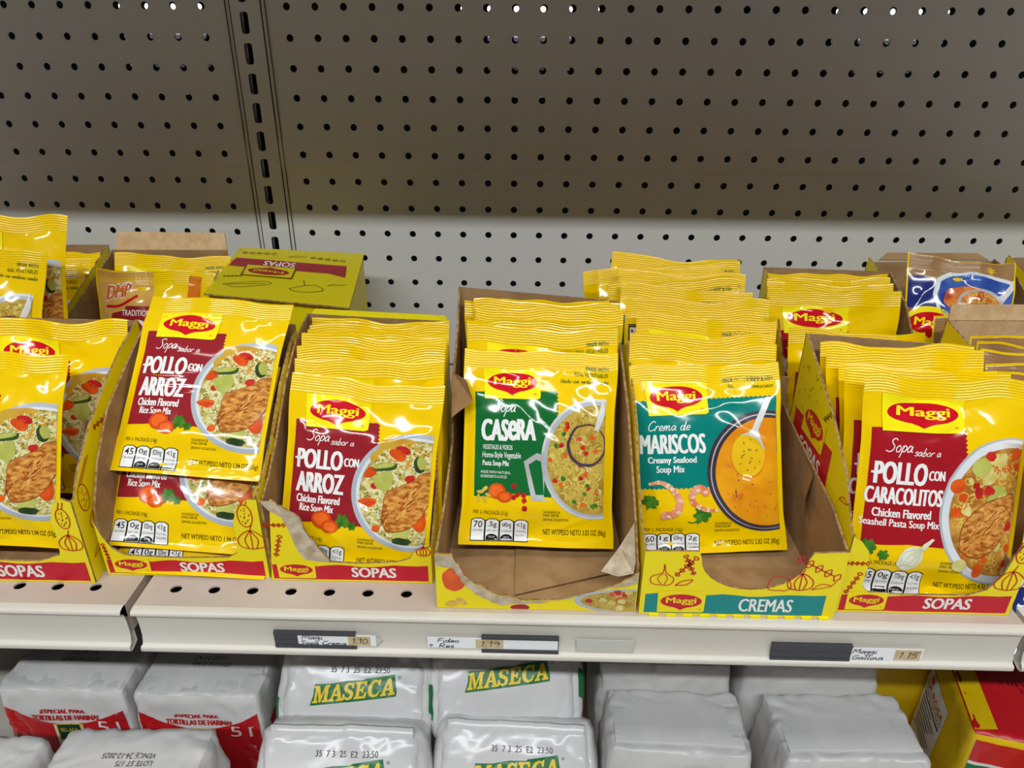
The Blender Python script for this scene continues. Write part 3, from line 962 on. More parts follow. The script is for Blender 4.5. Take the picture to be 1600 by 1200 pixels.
def art_blank_brown(K, parts):
    L = K(parts['printed_label'])
    L.base = .014
    L.rect(.05, .03, 4.0, 4.98, 'film_brown', 0)


def art_dmp(K, parts):
    L = K(parts['printed_label'])
    L.poly([(.05, .03), (2.2, .03), (1.9, 5.0), (.05, 5.0)], 'film_peach', 0)
    L.poly([(.05, .4), (.05, 3.25), (.45, 3.4), (.5, 3.6), (.95, 3.7), (1.0, 3.85), (3.2, 3.85), (3.2, .4)], 'film_maroon', 1)
    L.text('TRADITIONAL', .85, 3.52, 2.1, 3.72, 'film_white', 2, off=.01)
    L.text('POLLO', .9, 2.85, 2.9, 3.4, 'film_white', 2, off=.02, fat=.02)
    L.poly([(3.0, 3.0), (3.4, 3.0), (3.65, 4.9), (3.2, 4.9)], 'film_orange', 2)
    D = K(parts['logo'])
    D.text('DMP', .3, 4.0, 1.2, 4.55, 'film_white', 3, off=.09, shear=.3, slope=.18)
    D.text('DMP', .34, 4.04, 1.16, 4.51, 'film_red', 4, off=.045, shear=.3, slope=.18)
    D.text('DMP', .36, 4.06, 1.14, 4.49, 'film_orange', 5, off=.0, shear=.3, slope=.18)
    D.stroke([(.3, 3.82), (.8, 3.86), (1.4, 4.2)], .09, 'film_red', 4)


def art_white(K, parts):
    L = K(parts['printed_label'])
    L.rect(.02, .9, 4.03, 3.2, 'film_white', 0)
    L.rect(.02, .03, 4.03, .95, 'film_navy', 1)
    L.text('Sopa', .12, .25, 1.5, .75, 'film_white', 2, off=.01, shear=.4)
    V = K(parts['vegetable_picture'])
    V.blob(.45, 2.75, .5, .5, 'tomato_bit', 2, 3, .05, 16)
    V.blob(.9, 1.9, .7, .5, 'onion', 3, 4, .08, 14)
    herbs(V, .35, 1.4, .3, 5)


KINDS = {
    # kind: size, bulge, art, print parts
    'rice': (4.1, 5.1, .24, lambda K, p: art_chicken(K, p, 'rice'), ('printed_label', 'logo', 'bowl_picture', 'vegetable_picture', 'nutrition_panel')),
    'pasta': (4.2, 5.66, .26, lambda K, p: art_chicken(K, p, 'pasta'), ('printed_label', 'logo', 'bowl_picture', 'vegetable_picture', 'nutrition_panel')),
    'casera': (4.2, 5.3, .27, art_casera, ('printed_label', 'logo', 'bowl_picture', 'vegetable_picture', 'nutrition_panel')),
    'cream': (4.1, 5.15, .25, art_cream, ('printed_label', 'logo', 'bowl_picture', 'seafood_picture', 'nutrition_panel')),
    'noodle': (3.7, 5.0, .2, art_noodle_blue, ('printed_label', 'bowl_picture', 'logo')),
    'brown': (3.7, 5.0, .14, art_blank_brown, ('printed_label',)),
    'dmp': (4.0, 5.1, .22, art_dmp, ('printed_label', 'logo')),
    'white': (4.0, 5.0, .22, art_white, ('printed_label', 'vegetable_picture')),
    'facts': (4.1, 5.15, .2, art_back, ('facts_table',)),
}
PROTO = {}


def packet_proto(kind, var):
    key = (kind, var)
    if key in PROTO:
        return copy_tree(PROTO[key])
    W, H, T, art, names = KINDS[kind]
    pk = Packet(W, H, hash_seed(kind) + var * 31, T)
    root = thing('soup_packet', '', 'packet')
    film = 'film_yellow'
    j0 = int(np.searchsorted(pk.v, pk.bs))
    j1 = int(np.searchsorted(pk.v, H - pk.ts))
    for nm, a, b in (('pouch', j0, j1), ('top_seal', j1, len(pk.v) - 1), ('bottom_seal', 0, j0)):
        mb = MB()
        pk.grid(mb, a, b, film)
        mb.build(nm, root)
    parts = {n: MB() for n in names}

    def K(mb):
        def fn(Q):
            return pk.ev(np.stack([(Q[:, 0] / 4.05 - .5) * W, Q[:, 1] / 5.05 * H], 1))
        return Canvas(mb, fn, h=.085)
    art(K, parts)
    for n in names:
        parts[n].build(n, root)
    PROTO[key] = root
    return root


def hash_seed(s):
    return sum(ord(c) * (i + 3) for i, c in enumerate(s))


def put_packet(kind, var, top, bot, label, group=None, yaw=0.0, roll=0.0, back=False):
    """stand a packet between two points: middle of its bottom edge, middle of its top edge"""
    o = packet_proto(kind, var)
    tag(o, label, 'packet')
    if group:
        o['group'] = group
    elif 'group' in o:
        del o['group']
    P1, P0 = Vector(top), Vector(bot)
    up = (P1 - P0).normalized()
    x = Vector((1, 0, 0))
    x = (x - up * x.dot(up)).normalized()
    y = up.cross(x).normalized()
    M = Matrix((x, y, up)).transposed()
    M = M @ Matrix.Rotation(yaw + (math.pi if back else 0), 3, 'Z')
    M = Matrix.Rotation(roll, 3, y) @ M
    M4 = M.to_4x4()
    H = KINDS[kind][1]
    M4.translation = (P1 - up * H) * U
    o.matrix_world = M4
    return o


def lean(top, H, zb=-13.5, lim=.985):
    dz = min(top[2] - zb, H * lim)
    return (top[0], top[1] - math.sqrt(H * H - dz * dz), top[2] - dz)


# ------------------------------------------------------------------ the gondola: pegboard, upright, decks
def pegboard(mb, x0, x1, holes_x, z0, z1, holes_z, y, t, m, r=.128, rib=None, sgn=-1):
    """sheet with real round holes; tiles of one inch round every hole, plain strips elsewhere"""
    n = 14
    ang = [2 * math.pi * (k + .5) / n for k in range(n)]

    def yy(z):
        return y

    def quad(a0, b0, a1, b1):
        if a1 - a0 < 1e-6 or b1 - b0 < 1e-6:
            return
        mb.add([(a0, y, b0), (a1, y, b0), (a1, y, b1), (a0, y, b1)], [(0, 1, 2, 3)], m)
        mb.add([(a0, y + t, b0), (a1, y + t, b0), (a1, y + t, b1), (a0, y + t, b1)], [(3, 2, 1, 0)], m)
    hx0, hx1 = min(holes_x) - .4, max(holes_x) + .4
    ring = [(math.cos(a), math.sin(a)) for a in ang]
    V, F = [], []
    for hz in holes_z:
        ry = y - (rib[1] if rib and hz == rib[0] else 0)
        for hx in holes_x:
            b = len(V)
            for c, s in ring:
                V.append((hx + r * c, ry, hz + r * s))
            for c, s in ring:
                k = .4 / max(abs(c), abs(s))
                V.append((hx + k * c, ry, hz + k * s))
            for c, s in ring:
                V.append((hx + r * c, ry + t, hz + r * s))
            for c, s in ring:
                k = .4 / max(abs(c), abs(s))
                V.append((hx + k * c, ry + t, hz + k * s))
            for k in range(n):
                k2 = (k + 1) % n
                F.append((b + k, b + n + k, b + n + k2, b + k2))
                F.append((b + 2 * n + k, b + k, b + k2, b + 2 * n + k2))
                F.append((b + 2 * n + k2, b + 3 * n + k2, b + 3 * n + k, b + 2 * n + k))
            # corner fillers of the tile
            for sx, sz in ((1, 1), (-1, 1), (-1, -1), (1, -1)):
                ks = [k for k in range(n) if (ring[k][0] * sx > 0 and ring[k][1] * sz > 0)]
                best = sorted(ks, key=lambda k: abs(abs(ring[k][0]) - abs(ring[k][1])))
                # neighbours that straddle the diagonal
                cand = [(k, (k + 1) % n) for k in range(n)]
                for k, k2 in cand:
                    a, c2 = ring[k], ring[k2]
                    onx = abs(a[0]) > abs(a[1])
                    onx2 = abs(c2[0]) > abs(c2[1])
                    if onx != onx2 and (a[0] + c2[0]) * sx > 0 and (a[1] + c2[1]) * sz > 0:
                        i = len(V)
                        V.append((hx + .4 * sx, ry, hz + .4 * sz))
                        F.append((b + n + k, i, b + n + k2))
                        V.append((hx + .4 * sx, ry + t, hz + .4 * sz))
                        F.append((b + 3 * n + k2, i + 1, b + 3 * n + k))
    mb.add(V, F, m)
    # strips between the tiles
    for hz in holes_z:
        ry = y - (rib[1] if rib and hz == rib[0] else 0)
        old = y
        xs = [x0] + [q for hx in sorted(holes_x) for q in (hx - .4, hx + .4)] + [x1]
        for k in range(0, len(xs), 2):
            a0, a1 = xs[k], xs[k + 1]
            if a1 - a0 > 1e-6:
                mb.add([(a0, ry, hz - .4), (a1, ry, hz - .4), (a1, ry, hz + .4), (a0, ry, hz + .4)], [(0, 1, 2, 3)], m)
                mb.add([(a0, ry + t, hz - .4), (a1, ry + t, hz - .4), (a1, ry + t, hz + .4), (a0, ry + t, hz + .4)], [(3, 2, 1, 0)], m)
    zs = sorted(holes_z)
    edges = [z0] + [q for hz in zs for q in (hz - .4, hz + .4)] + [z1]
    for k in range(0, len(edges), 2):
        b0, b1 = edges[k], edges[k + 1]
        ya = y - (rib[1] if rib and k > 0 and zs[k // 2 - 1] == rib[0] else 0)
        yb = y - (rib[1] if rib and k // 2 < len(zs) and zs[k // 2] == rib[0] else 0)
        mb.add([(x0, ya, b0), (x1, ya, b0), (x1, yb, b1), (x0, yb, b1)], [(0, 1, 2, 3)], m)
        mb.add([(x0, ya + t, b0), (x1, ya + t, b0), (x1, yb + t, b1), (x0, yb + t, b1)], [(3, 2, 1, 0)], m)


ZS = -13.66                                                  # top of the product shelf
ROWS = list(range(-13, 4))
mb = MB()
pegboard(mb, -26, -2.02, list(range(-25, -2)), -13.62, 8, ROWS, 0, .05, 'panel_steel', rib=(-5, .035))
o = mb.build('pegboard_panel', origin=(-9, 0, -13.6), smooth=False)
tag(o, 'grey perforated steel back panel left of the slotted upright', 'back panel', 'perforated back panels')
mb = MB()
pegboard(mb, -.88, 34, list(range(0, 34)), -13.62, 8, ROWS, 0, .05, 'panel_steel', rib=(-5, .035))
o = mb.build('pegboard_panel', origin=(16, 0, -13.6), smooth=False)
tag(o, 'wide grey perforated steel back panel right of the slotted upright', 'back panel', 'perforated back panels')

# rear skin of the gondola, its holes in line with the front ones
mb = MB()
pegboard(mb, -26, 34, list(range(-25, 34)), -13.62, 8, ROWS, 2.3, .05, 'panel_dark', r=.105)
o = mb.build('rear_panel', origin=(8, 2.3, -13.6), smooth=False)
tag(o, 'dark rear skin seen through the holes of the perforated panels', 'back panel')

# slotted upright
up = thing('slotted_upright', 'grey steel upright with a column of tall black slots', 'upright', (-1.5, .3, -34))
mb = MB()
xs = (-1.98, -1.67, -1.39, -.92)
mb.add([(xs[0], -.02, -34), (xs[1], -.02, -34), (xs[1], -.02, 9), (xs[0], -.02, 9)], [(0, 1, 2, 3)], 'panel_steel')
mb.add([(xs[2], -.02, -34), (xs[3], -.02, -34), (xs[3], -.02, 9), (xs[2], -.02, 9)], [(0, 1, 2, 3)], 'panel_steel')
mb.add([(xs[0], -.02, -34), (xs[0], 1.2, -34), (xs[0], 1.2, 9), (xs[0], -.02, 9)], [(0, 1, 2, 3)], 'panel_steel')
mb.add([(xs[3], -.02, -34), (xs[3], 1.2, -34), (xs[3], 1.2, 9), (xs[3], -.02, 9)], [(3, 2, 1, 0)], 'panel_steel')
zc = -.525
k = -33
while zc + k < 8:
    a, b = zc + k + .35, zc + k + .65
    x0, x1, c = xs[1], xs[2], .06
    mb.add([(x0, -.02, a - c), (x0 + c, -.02, a), (x1 - c, -.02, a), (x1, -.02, a - c), (x1, -.02, b + c), (x1 - c, -.02, b), (x0 + c, -.02, b), (x0, -.02, b + c)],
           [(0, 1, 6, 7), (1, 2, 5, 6), (2, 3, 4, 5)], 'panel_steel')
    mb.add([(x0, -.02, a), (x1, -.02, a), (x1, .06, a), (x0, .06, a)], [(0, 1, 2, 3)], 'panel_steel')
    k += 1
mb.build('slotted_face', up, (-1.5, .3, -34), smooth=False)
mb = MB()
box(mb, (-1.9, 1.0, -34), (-1.0, 1.1, 9), 'dark_gap')
mb.build('inner_channel', up, (-1.5, .3, -34), smooth=False)
for x in (-2.14, -.74):
    mb = MB()
    box(mb, (x - .012, -.045, -13.6), (x + .012, .01, 8), 'panel_seam')
    mb.build('edge_seam', up, (-1.5, .3, -34), smooth=False)
for x in (-2.0, -.9):
    mb = MB()
    box(mb, (x - .018, -.01, -13.6), (x + .018, .02, 8), 'dark_gap')
    mb.build('joint_gap', up, (-1.5, .3, -34), smooth=False)


def deck(x0, x1, holes, label, mtl='shelf_dirty'):
    loc = ((x0 + x1) / 2, -7, ZS - .6)
    t = thing('shelf_deck', label, 'shelf', loc, 'shelf decks in one line')
    mb = MB()
    n = 14
    ring = [(math.cos(2 * math.pi * (k + .5) / n), math.sin(2 * math.pi * (k + .5) / n)) for k in range(n)]
    y0, yh, y1 = -14.72, -14.1, -13.6
    r = .15
    xs = [x0]
    for hx in sorted(holes):
        if x0 + .5 < hx < x1 - .5:
            b = [(hx + r * c, yh + r * s * .95, ZS) for c, s in ring]
            d = [(hx + max(-.45, min(.45, .7 * c)), yh + max(-.45, min(.45, .7 * s)), ZS) for c, s in ring]
            e = [(p[0], p[1], ZS - .05) for p in b]
            f = []
            for k in range(n):
                k2 = (k + 1) % n
                f += [(k, n + k, n + k2, k2), (2 * n + k, k, k2, 2 * n + k2)]
            mb.add(b + d + e, f, mtl)
            # square the tile off
            q = [(hx - .45, yh - .45), (hx + .45, yh - .45), (hx + .45, yh + .45), (hx - .45, yh + .45)]
            for (sx, sy) in ((1, 1), (-1, 1), (-1, -1), (1, -1)):
                ks = [k for k in range(n) if d[k][0] * 0 == 0 and (d[k][0] - hx) * sx > 0 and (d[k][1] - yh) * sy > 0]
                near = [d[k] for k in ks]
                near.sort(key=lambda p: math.atan2((p[1] - yh) * sy, (p[0] - hx) * sx))
                near = [p for p in near]
                c0 = (hx + .45 * sx, yh + .45 * sy, ZS)
                for i in range(len(near) - 1):
                    tri = [near[i], near[i + 1], c0]
                    s_ = (tri[1][0] - tri[0][0]) * (tri[2][1] - tri[0][1]) - (tri[1][1] - tri[0][1]) * (tri[2][0] - tri[0][0])
                    if abs(s_) > 1e-6:
                        mb.add(tri, [(0, 1, 2) if s_ > 0 else (0, 2, 1)], mtl)
            xs += [hx - .45, hx + .45]
    xs.append(x1)
    for k in range(0, len(xs), 2):
        a, b = xs[k], xs[k + 1]
        if b - a > 1e-6:
            mb.add([(a, yh - .45, ZS), (b, yh - .45, ZS), (b, yh + .45, ZS), (a, yh + .45, ZS)], [(0, 1, 2, 3)], mtl)
    for a, b in ((y0, yh - .45), (yh + .45, -.1)):
        mb.add([(x0, a, ZS), (x1, a, ZS), (x1, b, ZS), (x0, b, ZS)], [(0, 1, 2, 3)], mtl)
    # side returns and underside
    for x in (x0, x1):
        mb.add([(x, y0, ZS), (x, -.1, ZS), (x, -.1, ZS - .9), (x, y0, ZS - .9)], [(0, 1, 2, 3)], mtl)
    mb.add([(x0, -14.6, ZS - .5), (x1, -14.6, ZS - .5), (x1, -.1, ZS - .5), (x0, -.1, ZS - .5)], [(3, 2, 1, 0)], 'panel_dark')
    mb.build('deck_plate', t, loc, smooth=False)
    # rolled front edge and price channel, one profile swept along the shelf
    mb = MB()
    prof = [(-14.72, ZS, 0), (-14.82, ZS - .005, 0), (-14.91, ZS - .03, 0), (-14.955, ZS - .08, 0), (-14.96, ZS - .14, 0), (-14.92, ZS - .175, 0), (-14.86, ZS - .19, 0),
            (-14.83, ZS - .25, 1), (-14.80, ZS - .45, 1), (-14.79, ZS - .7, 1), (-14.80, ZS - .95, 1), (-14.84, ZS - 1.12, 1), (-14.87, ZS - 1.17, 1),
            (-14.94, ZS - 1.19, 2), (-14.965, ZS - 1.23, 2), (-14.965, ZS - 1.33, 2), (-14.93, ZS - 1.365, 2), (-14.85, ZS - 1.37, 2), (-14.6, ZS - 1.3, 2), (-14.6, ZS - .5, 2)]
    ins = {0: 0, 1: .05, 2: .03}
    V = [(x0 + ins[p[2]] * 1.0, p[0], p[1]) for p in prof] + [(x1 - .02, p[0], p[1]) for p in prof]
    n = len(prof)
    mb.add(V, [(i + 1, n + i + 1, n + i, i) for i in range(n - 1)], 'shelf_steel')
    mb.build('price_channel', t, loc)
    return t


deck(-26, -1.47, [-.535 - k for k in range(1, 25)], 'cream steel shelf section left of the dark seam with one long box overhanging it')
deck(-1.24, 20.98, [-.43 + k for k in range(0, 22)], 'long cream steel shelf section carrying all the price tags')
deck(21.12, 34, [21.3 + k for k in range(0, 12)], 'grey steel shelf end section at the far right', 'shelf_steel')

# marks on the price channel
mb = MB()
for x, z, w in ((.0, -14.35, .35), (1.5, -14.3, .5), (4.0, -14.2, .3), (15.5, -14.1, .12), (19.8, -14.55, .5)):
    mb.add([(x, -14.802, z), (x + w, -14.802, z + .01), (x + w, -14.802, z + .03), (x, -14.802, z + .02)], [(0, 1, 2, 3)], 'grime')

# upper shelf, above the picture, whose edge throws the shade on the panels
mb = MB()
box(mb, (-40, -12.0, 3.0), (60, -.1, 3.9), 'shelf_steel')
o = mb.build('upper_shelf', origin=(9, -6, 3.4), smooth=False)
tag(o, 'empty steel shelf mounted above the perforated panels', 'shelf')
# lower shelf that carries the flour
mb = MB()
box(mb, (-40, -19, -30.9), (44, -.1, -30), 'shelf_steel')
o = mb.build('lower_shelf', origin=(9, -9, -30.5), smooth=False)
tag(o, 'wide lower shelf under the flour bags', 'shelf')
mb = MB()
box(mb, (-40, .0, -34), (-2.05, .06, -14.4), 'panel_dark')
box(mb, (-.85, .0, -34), (34, .06, -14.4), 'panel_dark')
o = mb.build('lower_back_panel', origin=(9, 0, -34), smooth=False)
tag(o, 'dark back panel behind the flour bags', 'back panel')
# far wall of the store and floor
mb = MB()
box(mb, (-140, 95, -70), (160, 96, 80), 'plain_wall')
o = mb.build('wall_back', origin=(0, 95, -70), smooth=False)
o['kind'] = 'structure'
blocker = thing('hole_light_blocker', 'added dark block across the next aisle, hiding the bright wall from the lower holes', 'light blocker', (0, 60, -58))  # unseen block, added so that only the top holes show the bright wall
mb = MB()
box(mb, (-120, 56, -58), (140, 80, -2.6), 'panel_dark')
mb.build('blocker_body', blocker, (0, 60, -58), smooth=False)
mb = MB()
box(mb, (-121, 55, -2.6), (141, 81, -2.0), 'panel_dark')
mb.build('blocker_top', blocker, (0, 60, -58), smooth=False)
mb = MB()
box(mb, (-140, -140, -60), (160, 95, -58), 'plain_wall')
o = mb.build('floor', origin=(0, 0, -59), smooth=False)
o['kind'] = 'structure'


# ------------------------------------------------------------------ price tags
def flat_canvas(mb, origin, ex, ey, nrm, step=.004):
    o_, a, b, n = (np.array(q, float) for q in (origin, ex, ey, nrm))

    def fn(Q):
        return o_ + Q[:, :1] * a + Q[:, 1:2] * b, np.repeat(n[None], len(Q), 0)
    return Canvas(mb, fn, base=.003, step=step)


YF = -14.84


def holder(x0, x1, z0, z1, label, solid, clear_to=None):
    loc = (x0, YF, z0)
    t = thing('label_holder', label, 'label holder', loc, 'plastic label holders on the shelf edge')
    mb = MB()
    box(mb, (x0, YF - .012, z0), (x1, YF + .03, z1), 'holder_grey')
    mb.build('back_plate', t, loc, smooth=False)
    for a, b in ((z1 - .09, z1), (z0, z0 + .09)):
        mb = MB()
        box(mb, (x0, YF - .07, a), (x1, YF - .01, b), 'holder_grey')
        mb.build('rail', t, loc, smooth=False)
    if solid:
        mb = MB()
        box(mb, (x0, YF - .055, z0 + .09), (x0 + solid, YF - .014, z1 - .09), 'holder_grey')
        box(mb, (x0, YF - .065, (z0 + z1) / 2 - .02), (x0 + solid, YF - .05, (z0 + z1) / 2 + .02), 'holder_grey')
        mb.build('grip_front', t, loc, smooth=False)
    if clear_to:
        mb = MB()
        V = [(x1, YF - .02, z0 + .06), (clear_to - .18, YF - .02, z0 + .04), (clear_to, YF - .02, (z0 + z1) / 2 + .02), (clear_to - .2, YF - .02, z1 - .08), (x1, YF - .02, z1 - .02)]
        mb.add(V, [(0, 1, 2, 3, 4)], 'holder_clear')
        mb.build('clear_sleeve', t, loc, smooth=False)
    return t


def card(x0, x1, z0, z1, lines, tape, label, slope=0.0):
    loc = (x0, YF, z0)
    t = thing('price_card', label, 'price card', loc, 'handwritten price cards')
    y = YF - .028
    mb = MB()
    box(mb, (x0, y - .006, z0), (x1, y, z1), 'paper_white')
    mb.build('paper', t, loc, smooth=False)
    mb = MB()
    cv = flat_canvas(mb, (0, y - .008, 0), (1, 0, 0), (0, 0, 1), (0, -1, 0))
    for s, a, b, c, h in lines:
        cv.script(s, a, c, b, h * 1.2, .021, 'pen_ink', 1, slant=.15)
    mb.build('handwriting', t, loc)
    if tape:
        s, a, b, c, d = tape
        mb = MB()
        box(mb, (a, y - .011, c), (b, y - .005, d), 'tape_beige')
        cv = flat_canvas(mb, (0, y - .011, 0), (1, 0, 0), (0, 0, 1), (0, -1, 0))
        w = b - a
        cv.script(s, a + .15 * w, c + (d - c) * .25, b - .12 * w, (d - c) * .3, .02, 'pen_ink', 1, slant=.15)
        mb.build('price_tape', t, loc, smooth=False)
    return t


# ------------------------------------------------------------------ cartons
def panel(mb, pts, t, nrm, m_out, m_in, m_edge):
    """flat sheet of card: pts lie on its outer face, nrm points out of the box"""
    P = np.array(pts, float)
    n = np.array(nrm, float)
    n /= np.linalg.norm(n)
    Q = P - n * t
    # triangulate in the plane
    a = np.array([1, 0, 0.]) if abs(n[0]) < .9 else np.array([0, 1., 0])
    e1 = np.cross(n, a)
    e1 /= np.linalg.norm(e1)
    e2 = np.cross(n, e1)
    V2 = np.stack([P @ e1, P @ e2], 1)
    T = tessellate_polygon([[Vector((p[0], p[1], 0)) for p in V2]])
    out, inn = [], []
    for i, j, k in T:
        c = np.cross(P[j] - P[i], P[k] - P[i])
        q = (i, j, k) if c @ n > 0 else (i, k, j)
        out.append(q)
        inn.append(q[::-1])
    mb.add(P, out, m_out)
    mb.add(Q, inn, m_in)
    N = len(P)
    mb.add(np.concatenate([P, Q]), [(i, (i + 1) % N, N + (i + 1) % N, N + i) for i in range(N)], m_edge)


def wob(pts, amp, seed, n=6):
    """torn outline: add ragged points along a line"""
    r = random.Random(seed)
    out = []
    for a, b in zip(pts[:-1], pts[1:]):
        for k in range(n):
            t = k / n
            out.append((a[0] + (b[0] - a[0]) * t + r.uniform(-amp, amp), a[1] + (b[1] - a[1]) * t + r.uniform(-amp, amp)))
    out.append(pts[-1])
    return out


PROF = [(-8.0, -8.33), (-9.45, -8.58), (-10.75, -9.3), (-12.0, -10.35), (-12.95, -10.95), (-13.5, -11.2)]


def carton(name, label, x0, x1, yf, yb, zback, left, right, front, outer='card_yellow', group=None, inner='cardboard', front_out=None, name_cat='display box', zb=ZS + .01, xb=None):
    """open display tray. left/right: (y,z) outline of the top edge from back to front; front: (x,z) outline of its top edge from left to right"""
    xb0, xb1 = xb or (x0, x1)
    loc = ((x0 + x1) / 2, (yf + yb) / 2, zb)
    t = thing(name, label, name_cat, loc, group)
    th = .06
    sheets = {}
    mb = MB()
    panel(mb, [(x0 + th, yf + th, zb), (x1 - th, yf + th, zb), (xb1 - th, yb - th, zb), (xb0 + th, yb - th, zb)], th, (0, 0, -1), outer, inner, 'cardboard_edge')
    mb.build('base_panel', t, loc, smooth=False)
    mb = MB()
    panel(mb, [(xb0, yb, zb), (xb1, yb, zb), (xb1, yb, zback[1]), (xb0, yb, zback[0])], th, (0, 1, 0), outer, inner, 'cardboard_edge')
    mb.build('back_panel', t, loc, smooth=False)
    for nm, xx0, xx1, prof, sg in (('side_panel', xb0, x0, left, -1), ('side_panel', xb1, x1, right, 1)):
        if not prof:
            continue
        mb = MB()

        def xat(y):
            return xx0 + (xx1 - xx0) * (y - yb) / (yf - yb)
        yk, ye = yb - th, (yf + th if front else yf)
        pr_ = [(min(max(p[0], ye), yk), p[1]) for p in prof]
        pts = [(xat(yk), yk, zb)] + [(xat(p[0]), p[0], p[1]) for p in pr_] + ([(xat(ye), ye, prof[-1][1])] if pr_[-1][0] > ye + .01 else []) + [(xat(ye), ye, zb)]
        panel(mb, pts, th, (sg, 0, 0), outer, inner, 'cardboard_edge')
        sheets[(sg, 0, 0)] = mb.build(nm, t, loc, smooth=False)
    fo = None
    if front:
        mb = MB()
        pts = [(x0, yf, zb), (x1, yf, zb)] + [(p[0], yf, p[1]) for p in front[::-1]]
        panel(mb, pts, th, (0, -1, 0), front_out or outer, inner, 'cardboard_edge')
        fo = mb.build('front_panel', t, loc, smooth=False)
    if fo:
        sheets[(0, -1, 0)] = fo
    SHEETS[t.name] = sheets
    return t, loc


SHEETS = {}


def onion_doodle(cv, x, y, s, m='card_line'):
    w = .029
    cv.stroke([(x, y), (x - s * .5, y + s * .15), (x - s * .55, y + s * .6), (x, y + s), (x + s * .55, y + s * .6), (x + s * .5, y + s * .15), (x, y)], w, m)
    for d in (-.28, 0, .28):
        cv.stroke([(x + d * s * .6, y + .02), (x + d * s, y + s * .5), (x, y + s)], w, m)
    cv.stroke([(x, y + s), (x + s * .1, y + s * 1.3)], w, m)


def herb_doodle(cv, x, y, s, m='card_line', a=0.0):
    c, q = math.cos(a), math.sin(a)
    for k in range(5):
        t = (k / 4 - .5) * s * 2
        cv.stroke([(x + t * c, y + t * q), (x + (t + .18 * s) * c - .22 * s * q, y + (t + .18 * s) * q + .22 * s * c), (x + (t + .32 * s) * c, y + (t + .32 * s) * q)], .029, m)
        cv.stroke([(x + t * c, y + t * q), (x + (t + .18 * s) * c + .22 * s * q, y + (t + .18 * s) * q - .22 * s * c), (x + (t + .32 * s) * c, y + (t + .32 * s) * q)], .029, m)
    cv.stroke([(x - s * c, y - s * q), (x + s * c, y + s * q)], .029, m)


def dipper_doodle(cv, x, y, s, hx, hy, m='card_line'):
    w = .029
    pts = [(x + s * .55 * math.cos(t), y + s * math.sin(t)) for t in (2 * math.pi * k / 12 for k in range(13))]
    cv.stroke(pts, w, m)
    r = random.Random(3)
    for k in range(16):
        a, q = r.uniform(0, 6.28), math.sqrt(r.random()) * .8
        px, py = x + q * s * .5 * math.cos(a), y + q * s * math.sin(a)
        cv.stroke([(px, py), (px + .015, py + .045)], .025, m, smooth=False)
    cv.stroke([(x - .05, y + s), (hx - .05, hy)], w, m, smooth=False)
    cv.stroke([(x + .05, y + s), (hx + .05, hy)], w, m, smooth=False)


def chili_doodle(cv, x, y, s, m='card_line'):
    cv.stroke([(x, y), (x + s * .4, y + s * .35), (x + s * .9, y + s * .25), (x + s * .45, y + s * .1), (x, y)], .025, m)
    cv.stroke([(x + s * .9, y + s * .25), (x + s * 1.1, y + s * .5)], .025, m)


def garlic_doodle(cv, x, y, s, m='card_line'):
    cv.stroke([(x, y), (x - s * .5, y + s * .1), (x - s * .55, y + s * .5), (x - s * .05, y + s * .75), (x, y + s * 1.25), (x + s * .12, y + s * .75), (x + s * .5, y + s * .4), (x + s * .35, y + .02), (x, y)], .025, m)
    cv.stroke([(x - .02, y + .02), (x - s * .25, y + s * .4), (x, y + s * .7)], .02, m)
    cv.stroke([(x + .04, y + .02), (x + s * .2, y + s * .4), (x + .03, y + s * .7)], .02, m)
    cv.stroke([(x + s * .6, y), (x + s * 1.1, y + s * .05), (x + s * 1.4, y + s * .35), (x + s * .9, y + s * .25), (x + s * .6, y)], .029, m)


class Draw:
    """every pen drawing becomes a part of its own on the panel it is printed on"""
    def __init__(self, parent, loc, plane):
        self.p = SHEETS.get(parent.name, {}).get(tuple(plane[3]), parent)
        self.loc, self.plane = loc, plane

    def __call__(self, name, fn, *a, **k):
        mb = MB()
        fn(flat_canvas(mb, *self.plane), *a, **k)
        return mb.build(name, self.p, self.loc)


def front_strip(t, loc, x0, x1, yf, word, col='card_red', zb=ZS + .01, h=.62, wx=None, lx=None, mid=None):
    t = SHEETS[t.name][(0, -1, 0)]
    mb = MB()
    cv = flat_canvas(mb, (0, yf, 0), (1, 0, 0), (0, 0, 1), (0, -1, 0))
    a, b = x0 + .07, x1 - .1
    r = random.Random(int(x0 * 10) + 50)
    top = [(a + (b - a) * k / 14, zb + h + .03 * math.sin(k * 1.3) + r.uniform(-.008, .008) + (.08 * max(0, k - 10) / 4)) for k in range(15)]
    bot = [(a + (b - a) * k / 14, zb + .06 + r.uniform(-.006, .006)) for k in range(15)]
    cv.poly(bot + top[::-1], col, 0)
    wx = wx or (x0 + .52 * (x1 - x0), x0 + .80 * (x1 - x0))
    cv.text(word, wx[0], zb + .16, wx[1], zb + .16 + h * .62, 'card_white', 2, off=.01, fat=.012)
    mb.build('printed_strip', t, loc)
    mb = MB()
    cv = flat_canvas(mb, (0, yf, 0), (1, 0, 0), (0, 0, 1), (0, -1, 0))
    lx = lx or (x0 + .2, x0 + 1.2)
    logo(cv, lx[0], zb + .1, lx[1], zb + .1 + h * 1.0, 'card_yellow', 'card_red', 'card_yellow', 3)
    mb.build('logo', t, loc)


SOUP_BOXES = 'yellow display boxes on the front of the shelf'

